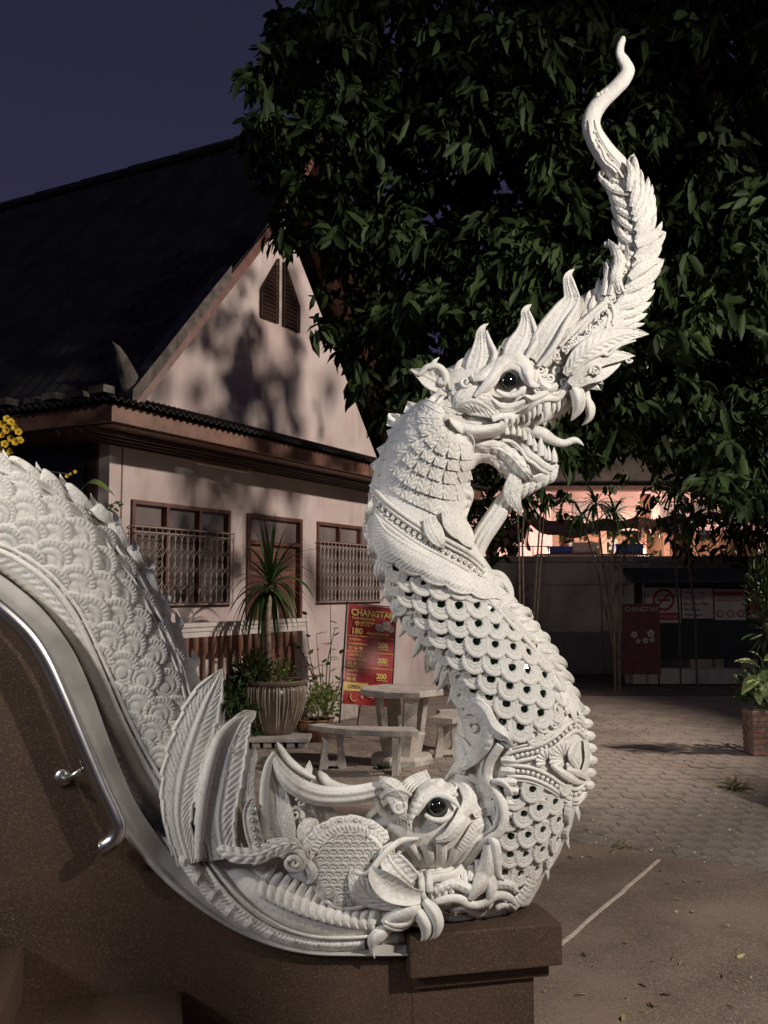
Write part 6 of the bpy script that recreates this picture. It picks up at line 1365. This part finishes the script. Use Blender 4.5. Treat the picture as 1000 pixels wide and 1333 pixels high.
# lower jaw
LL = [(640, 566), (655, 566), (668, 568), (680, 578), (688, 590), (698, 597), (706, 604), (716, 609), (726, 605)]
tubeP('lip', [(x, y, 4.4) for x, y in LL], off=9, ridges=2, n=16)
tubeP('lip', [(x - 2, y + 7, 2.4) for x, y in LL[1:-1]], off=7)
for x0, y0, x1, y1, r_ in [(660, 566, 658, 551, 4), (668, 566, 668, 553, 4), (676, 568, 675, 554, 4), (684, 573, 681, 557, 4), (690, 580, 689, 562, 4.6), (697, 588, 695, 569, 4), (704, 594, 704, 568, 5.5), (711, 598, 709, 579, 3.4), (715, 600, 714, 580, 3.6), (722, 602, 721, 582, 4.6)]:
    tooth('tooth', x0, y0, x1, y1, r_, off=10, w=16)
volume('gum', trunk_pairs([(655, 568, 5, 6), (680, 572, 7, 6), (696, 585, 8, 6), (712, 597, 7, 6), (722, 600, 4, 6)], 2.0), 24, 20, ras=False)
leafP('jaw_frill', [(594, 574, 3), (608, 580, 8), (625, 584, 11), (645, 584, 12), (664, 594, 12), (680, 612, 11), (692, 624, 4)], off=8, bulge=.4, veins=13, vamp=1.2, slant=.3, thick=8, ser=.2, serp=14)
for k in range(4): tubeP('wrinkle', [(674 + k * 4, 622 + k * 1.5, 1.4), (692 + k * 3, 622 + k * 1.5, 2.6), (708 + k * 2, 616 + k * 2, 2.4), (722 - k, 608 + k * 3, 1.2)], off=4)
for i in range(7):
    x = 668 + i * 8.5; y = 634 - abs(i - 1) * 3.2
    leafP('chin_leaf', [(x + 4, y - 14, 5, 16), (x, y, 6.5, 18), (x - 4, y + 14 - i, 5, 16), (x - 6, y + 24 - 2 * i, .4, 12)], bulge=.5, veins=6, thick=10)
leafP('chin_leaf', [(668, 608, 3, 22), (670, 622, 9, 24), (666, 640, 11, 22), (671, 655, 8, 20), (680, 672, .5, 16)], bulge=.35, veins=8, vamp=.9, thick=10)
leafP('chin_leaf', [(636, 592, 3, 20), (650, 600, 9, 20), (658, 612, 7, 16), (652, 622, .5, 14)], bulge=.35, veins=7, thick=8)
volume('throat', trunk_pairs([(606, 600, 14, 4), (625, 590, 13, 4), (648, 594, 14, 4), (664, 610, 14, 4), (672, 625, 8, 4)], 1.7), 40, 24, ras=False)
# tongue
tubeP('tongue', [(672, 560, 5, 6), (690, 561, 7, 10), (706, 564, 8, 12), (720, 573, 6.5, 14), (734, 577, 5, 16), (747, 573, 4.5, 16), (754, 575, 3, 16), (760, 580, .6, 16)], flat=.8, n=14)
# beard strands running down to the neck
BD = [(672, 618, 7), (667, 638, 10), (655, 658, 12), (640, 680, 12.5), (626, 702, 12), (619, 722, 11), (622, 738, 9.5), (634, 748, 8), (650, 752, 8), (660, 766, 7.5), (663, 782, 7.5), (676, 796, 6.5), (690, 802, 4), (694, 806, .6)]
tubeP('beard', [(x, y, r, 8) for x, y, r in BD], ridges=9, ra=.10, n=56, twist=1.2)
tubeP('beard', [(x + 3, y + 5, r * .5, 15) for x, y, r in BD[2:-2]], ridges=4, ra=.1, n=24)

leafP('collar_leaf', [(596, 738, 4, 50), (620, 752, 9, 46), (642, 768, 9, 36), (656, 782, .5, 30)], bulge=.4, veins=8, thick=10)
# ear
leafP('ear', [(582, 512, 6, 34), (570, 498, 14, 38), (556, 490, 13, 40), (544, 485, 6, 40), (535, 480, .4, 40)], bulge=.15, cup=.3, veins=9, vamp=.8, slant=.5, thick=6)
tubeP('ear_rim', [(534, 481, 1, 44), (545, 487, 3, 46), (556, 478, 4, 47), (570, 477, 4.5, 47), (579, 486, 5, 46), (580, 497, 4.6, 45), (572, 498, 3, 45), (573, 492, 2, 45)])
leafP('ear', [(564, 480, 5, 42), (565, 472, 3.4, 42), (572, 465, .3, 42)], bulge=.6, thick=8)
volute('volute', 577, 494, 7, 1.3, -90, 1, 2.6, off=0, w=46)

# ---- crest: three tall flames with hooked tips
def spike(rows, w0, **k): leafP('crest_flame', [(x, y, h, w0 - 10 * i / len(rows)) for i, (x, y, h) in enumerate(rows)], bulge=.3, veins=8, vamp=1.0, slant=2.6, thick=12, rim=1.3, **k)
spike([(622, 500, 12), (622, 482, 17), (626, 462, 15), (627, 445, 10), (626, 433, 6), (630, 425, 3), (636, 421, .3)], 26)
spike([(664, 478, 12), (674, 456, 18), (684, 436, 15), (686, 417, 9), (684, 406, 6), (687, 400, 3.4), (692, 396, .3)], 26)
spike([(698, 470, 16), (716, 440, 22), (734, 410, 18), (744, 390, 12), (741, 374, 8), (739, 362, 6), (742, 355, 3.4), (748, 350, .3)], 28)
tubeP('ridge', [(700, 478, 3, 40), (722, 450, 4, 42), (738, 420, 4, 38), (750, 400, 3, 32), (753, 388, 2, 28), (747, 370, 2.4, 26), (743, 358, 1.4, 24)])
tubeP('ridge', [(632, 500, 3, 36), (640, 478, 4, 36), (644, 460, 3.5, 32), (638, 445, 3, 28), (633, 430, 1.4, 24)])
tubeP('ridge', [(678, 478, 3, 36), (692, 455, 4, 36), (699, 440, 3.4, 32), (694, 420, 3, 28), (688, 404, 1.4, 24)])
for rows in ([(596, 498, 6), (606, 478, 6), (611, 462, 5), (612, 453, .3)], [(584, 500, 6), (592, 488, 5), (598, 474, 4), (603, 466, .3)], [(644, 482, 6), (652, 466, 6), (662, 458, 5), (668, 448, .3)], [(650, 476, 5), (660, 462, 4), (665, 448, 4), (670, 440, .3)], [(704, 450, 6), (714, 434, 6), (722, 424, 4), (726, 416, .3)], [(590, 506, 5), (602, 492, 5), (607, 478, .4)], [(578, 506, 5), (586, 492, 4), (587, 480, .4)], [(640, 470, 5), (649, 460, 4), (651, 450, .4)], [(694, 446, 5), (705, 434, 4), (710, 426, .3)], [(655, 455, 5), (662, 444, 5), (672, 437, .3)]):
    leafP('crest_flame', [(x, y, h, 18) for x, y, h in rows], bulge=.6, veins=6, vamp=.5, thick=14)
# many small flames on both edges of the tall crest
CC = cr(np.array([(690, 478), (720, 462), (756, 440), (786, 415), (808, 388), (823, 352), (829, 316), (823, 276), (817, 244), (801, 216)], float), 160)
def edge_flame(tx, ty, back, h, w0, frac=.0):
    d2 = (CC[:, 0] - tx) ** 2 + (CC[:, 1] - ty) ** 2; j = int(np.argmin(d2)); b = max(0, j - int(back / 2.4)); bx, by = CC[b]
    bx = bx * .6 + tx * .4 if frac else bx; by = by * .6 + (ty + back * .6) * .4 if frac else by
    mx, my = (bx + tx) / 2, (by + ty) / 2; ux, uy = tx - CC[j, 0], ty - CC[j, 1]; q = math.hypot(ux, uy) + 1e-6; ux /= q; uy /= q
    leafP('crest_flame', [(bx, by, h * .6, w0), ((bx + mx) / 2 + ux * 3, (by + my) / 2 + uy * 3, h, w0), (mx + ux * 6, my + uy * 6, h, w0 - 2), (tx - (tx - mx) * .35 + ux * 3, ty - (ty - my) * .35 + uy * 3, h * .6, w0 - 5), (tx, ty, .3, w0 - 8)], bulge=.45, veins=6.5, vamp=.7, slant=2.2, thick=12, rim=1.1)
RT = [(825, 201), (834, 220), (844, 230), (849, 240), (852, 253), (853, 265), (862, 288), (867, 302), (864, 339), (861, 347), (852, 368), (853, 377), (848, 393), (843, 408), (844, 434), (826, 463)]
LT = [(778, 228), (789, 242), (793, 251), (796, 265), (797, 285), (792, 311), (791, 336), (788, 342), (797, 345), (780, 362), (769, 377), (762, 392), (752, 402), (742, 412)]
for i, (x, y) in enumerate(RT):
    edge_flame(x, y, 52 if i < 12 else 54, 5.5 if i < 8 else 7, 18)
    if i < len(RT) - 2: edge_flame((x + RT[i + 1][0]) / 2 - 4, (y + RT[i + 1][1]) / 2, 44, 5, 23); edge_flame(x - 10, y + 6, 44, 5, 28)
for i, (x, y) in enumerate(LT): edge_flame(x, y, 46, 5.5, 17); edge_flame(x + 7, y + 5, 42, 4.5, 23)
for i in range(30, 150, 5):      # inner rows of overlapping flames
    x, y = CC[i]; t = CC[min(i + 4, 159)] - CC[i]; t /= np.linalg.norm(t); n_ = np.array([-t[1], t[0]]); wd = 30 - .12 * i
    for sgn, k in ((1, .55), (-1, .5), (1, .1)):
        sx_, sy_ = x + n_[0] * wd * k * sgn, y + n_[1] * wd * k * sgn
        leafP('crest_flame', [(sx_ - t[0] * 14, sy_ - t[1] * 14, 3), (sx_, sy_, 4.8), (sx_ + t[0] * 10 + n_[0] * 3 * sgn, sy_ + t[1] * 10 + n_[1] * 3 * sgn, 3.6), (sx_ + t[0] * 20 + n_[0] * 6 * sgn, sy_ + t[1] * 20 + n_[1] * 6 * sgn, .3)], off=5 + random.uniform(0, 2), lift=4, bulge=.5, veins=6, vamp=.5, thick=5)
    if i % 2: volute('volute', x + n_[0] * wd * .3, y + n_[1] * wd * .3, 5, 1.4, 60 * i, 1, 1.8, off=9)
tubeP('ridge', [(824, 378, 2), (829, 350, 2.6), (838, 320, 2.6), (838, 292, 2.4), (828, 272, 2.2), (822, 262, 1)], off=12)
tubeP('ridge', [(812, 380, 2), (806, 360, 3), (812, 340, 2.8), (806, 325, 2.6), (808, 312, 1)], off=12)
for i in range(34, 150, 6):
    x, y = CC[i]; volute('volute', x + random.uniform(-14, 14), y + random.uniform(-10, 10), random.uniform(3, 5), 1.3, random.uniform(0, 360), random.choice((1, -1)), 1.3, off=11)
beads('bead_row', [(790, 318), (800, 330), (812, 322), (822, 330)], 4.5, 9, off=9)
# big crest leaves sweeping to the right
leafP('crest_leaf', [(736, 488, 5, 36), (754, 466, 13, 40), (778, 448, 15, 40), (806, 437, 12, 36), (830, 434, 6, 30), (845, 435, .3, 26)], bulge=.35, veins=10, vamp=1.0, slant=1.2, thick=10, rim=1.6)
leafP('crest_leaf', [(742, 500, 5, 36), (760, 480, 10, 40), (782, 468, 10, 38), (806, 464, 7, 34), (827, 463, .3, 28)], bulge=.45, veins=9, vamp=.7, thick=10, rim=1.6)
leafP('crest_leaf', [(745, 505, 5, 34), (764, 492, 9, 36), (782, 488, 8, 32), (800, 478, 4, 28), (812, 468, .4, 24)], bulge=.4, veins=8, thick=10, rim=1.3)
volute('volute', 818, 468, 5, 1.2, 0, 1, 2, off=0, w=34); volute('volute', 776, 482, 9, 1.5, 150, 1, 2.6, off=0, w=46)
tubeP('ridge', [(744, 488, 2, 44), (764, 470, 2.6, 48), (784, 460, 2.6, 48), (792, 462, 2.4, 46), (806, 450, 2.4, 44), (828, 443, 1, 36)])
# pointed oval panel
tubeP('panel_rim', [(728, 452, 2.4), (748, 430, 3), (770, 408, 3), (788, 394, 3), (796, 396, 2.6), (800, 410, 3), (797, 424, 2)], off=10)
tubeP('panel_rim', [(740, 448, 1.6), (758, 428, 2), (776, 410, 2), (789, 402, 2), (793, 412, 2), (789, 426, 1)], off=10)
for k in range(8):
    x = 716 + k * 9.4; y = 470 - k * 7.2; volute('volute', x, y, 5.6, 1.4, 40 * k, 1 if k % 2 else -1, 2.0, off=9)
for k in range(7):
    x = 700 + k * 7; y = 468 - k * 9; volute('volute', x, y, 4.4, 1.4, 90 * k, 1, 1.7, off=12)
leafP('crest_flame', [(806, 380, 5, 26), (802, 362, 8, 30), (806, 342, 7, 28), (802, 325, 5, 26), (793, 312, .4, 22)], bulge=.5, veins=7, thick=8)
leafP('crest_flame', [(786, 384, 4, 26), (789, 366, 4, 26), (791, 350, 3.2, 22), (788, 341, 1, 18)], bulge=.7, rim=0)
leafP('crest_flame', [(794, 384, 4, 28), (798, 368, 4, 28), (799, 352, 3.2, 24), (796, 345, 1, 20)], bulge=.7, rim=0)
leafP('crest_leaf', [(828, 318, 6, 30), (842, 312, 8, 28), (856, 304, 5, 24), (867, 302, .3, 20)], bulge=.4, veins=7)
leafP('crest_leaf', [(820, 362, 5, 32), (836, 348, 8, 32), (852, 340, 5, 28), (865, 338, .3, 24)], bulge=.4, veins=7)
for sg in (-1, 1):
    leafP('crest_flame', [(812 + sg * 8, 246 - sg * 4, 5), (801 + sg * 8, 222 - sg * 6, 5.5), (786 + sg * 6, 200 - sg * 5, 4.2), (775 + sg * 5, 178 - sg * 3, 3), (770 + sg * 4, 156, .4)], off=1, bulge=.5, thick=4, rim=.8)
for k in range(9):
    x, y = [(817, 240), (812, 230), (806, 222), (800, 214), (794, 207), (788, 199), (783, 190), (779, 181), (776, 172)][k]; volute('volute', x - 1, y, 4.6 - k * .3, 1.3, 90 + 30 * k, 1 if k % 2 else -1, 1.5 - k * .08, off=1)
# upper crest wraps and nicks on the tip
leafP('crest_flame', [(820, 262, 6), (826, 244, 8), (826, 224, 7), (822, 208, 4), (826, 200, .4)], off=6, bulge=.5, veins=7)
leafP('crest_flame', [(812, 250, 6), (800, 232, 8), (788, 214, 6), (778, 200, 4), (772, 184, .4)], off=5, bulge=.5)
tubeP('ridge', [(812, 232, 1.4), (802, 218, 2.2), (790, 208, 2.4), (784, 194, 2.2), (776, 182, 1)], off=13)
for x, y in ((786, 226), (800, 236), (806, 246)): volute('volute', x - 2, y, 5, 1.3, 90, 1, 1.8, off=13)
for x, y, r_ in ((779, 124, 3), (784, 121, 2.4), (789, 118, 2)): tubeP('nick', [(x - 3, y + 2, 1), (x, y - 1, r_), (x + 3, y - 3, .6)], off=2)
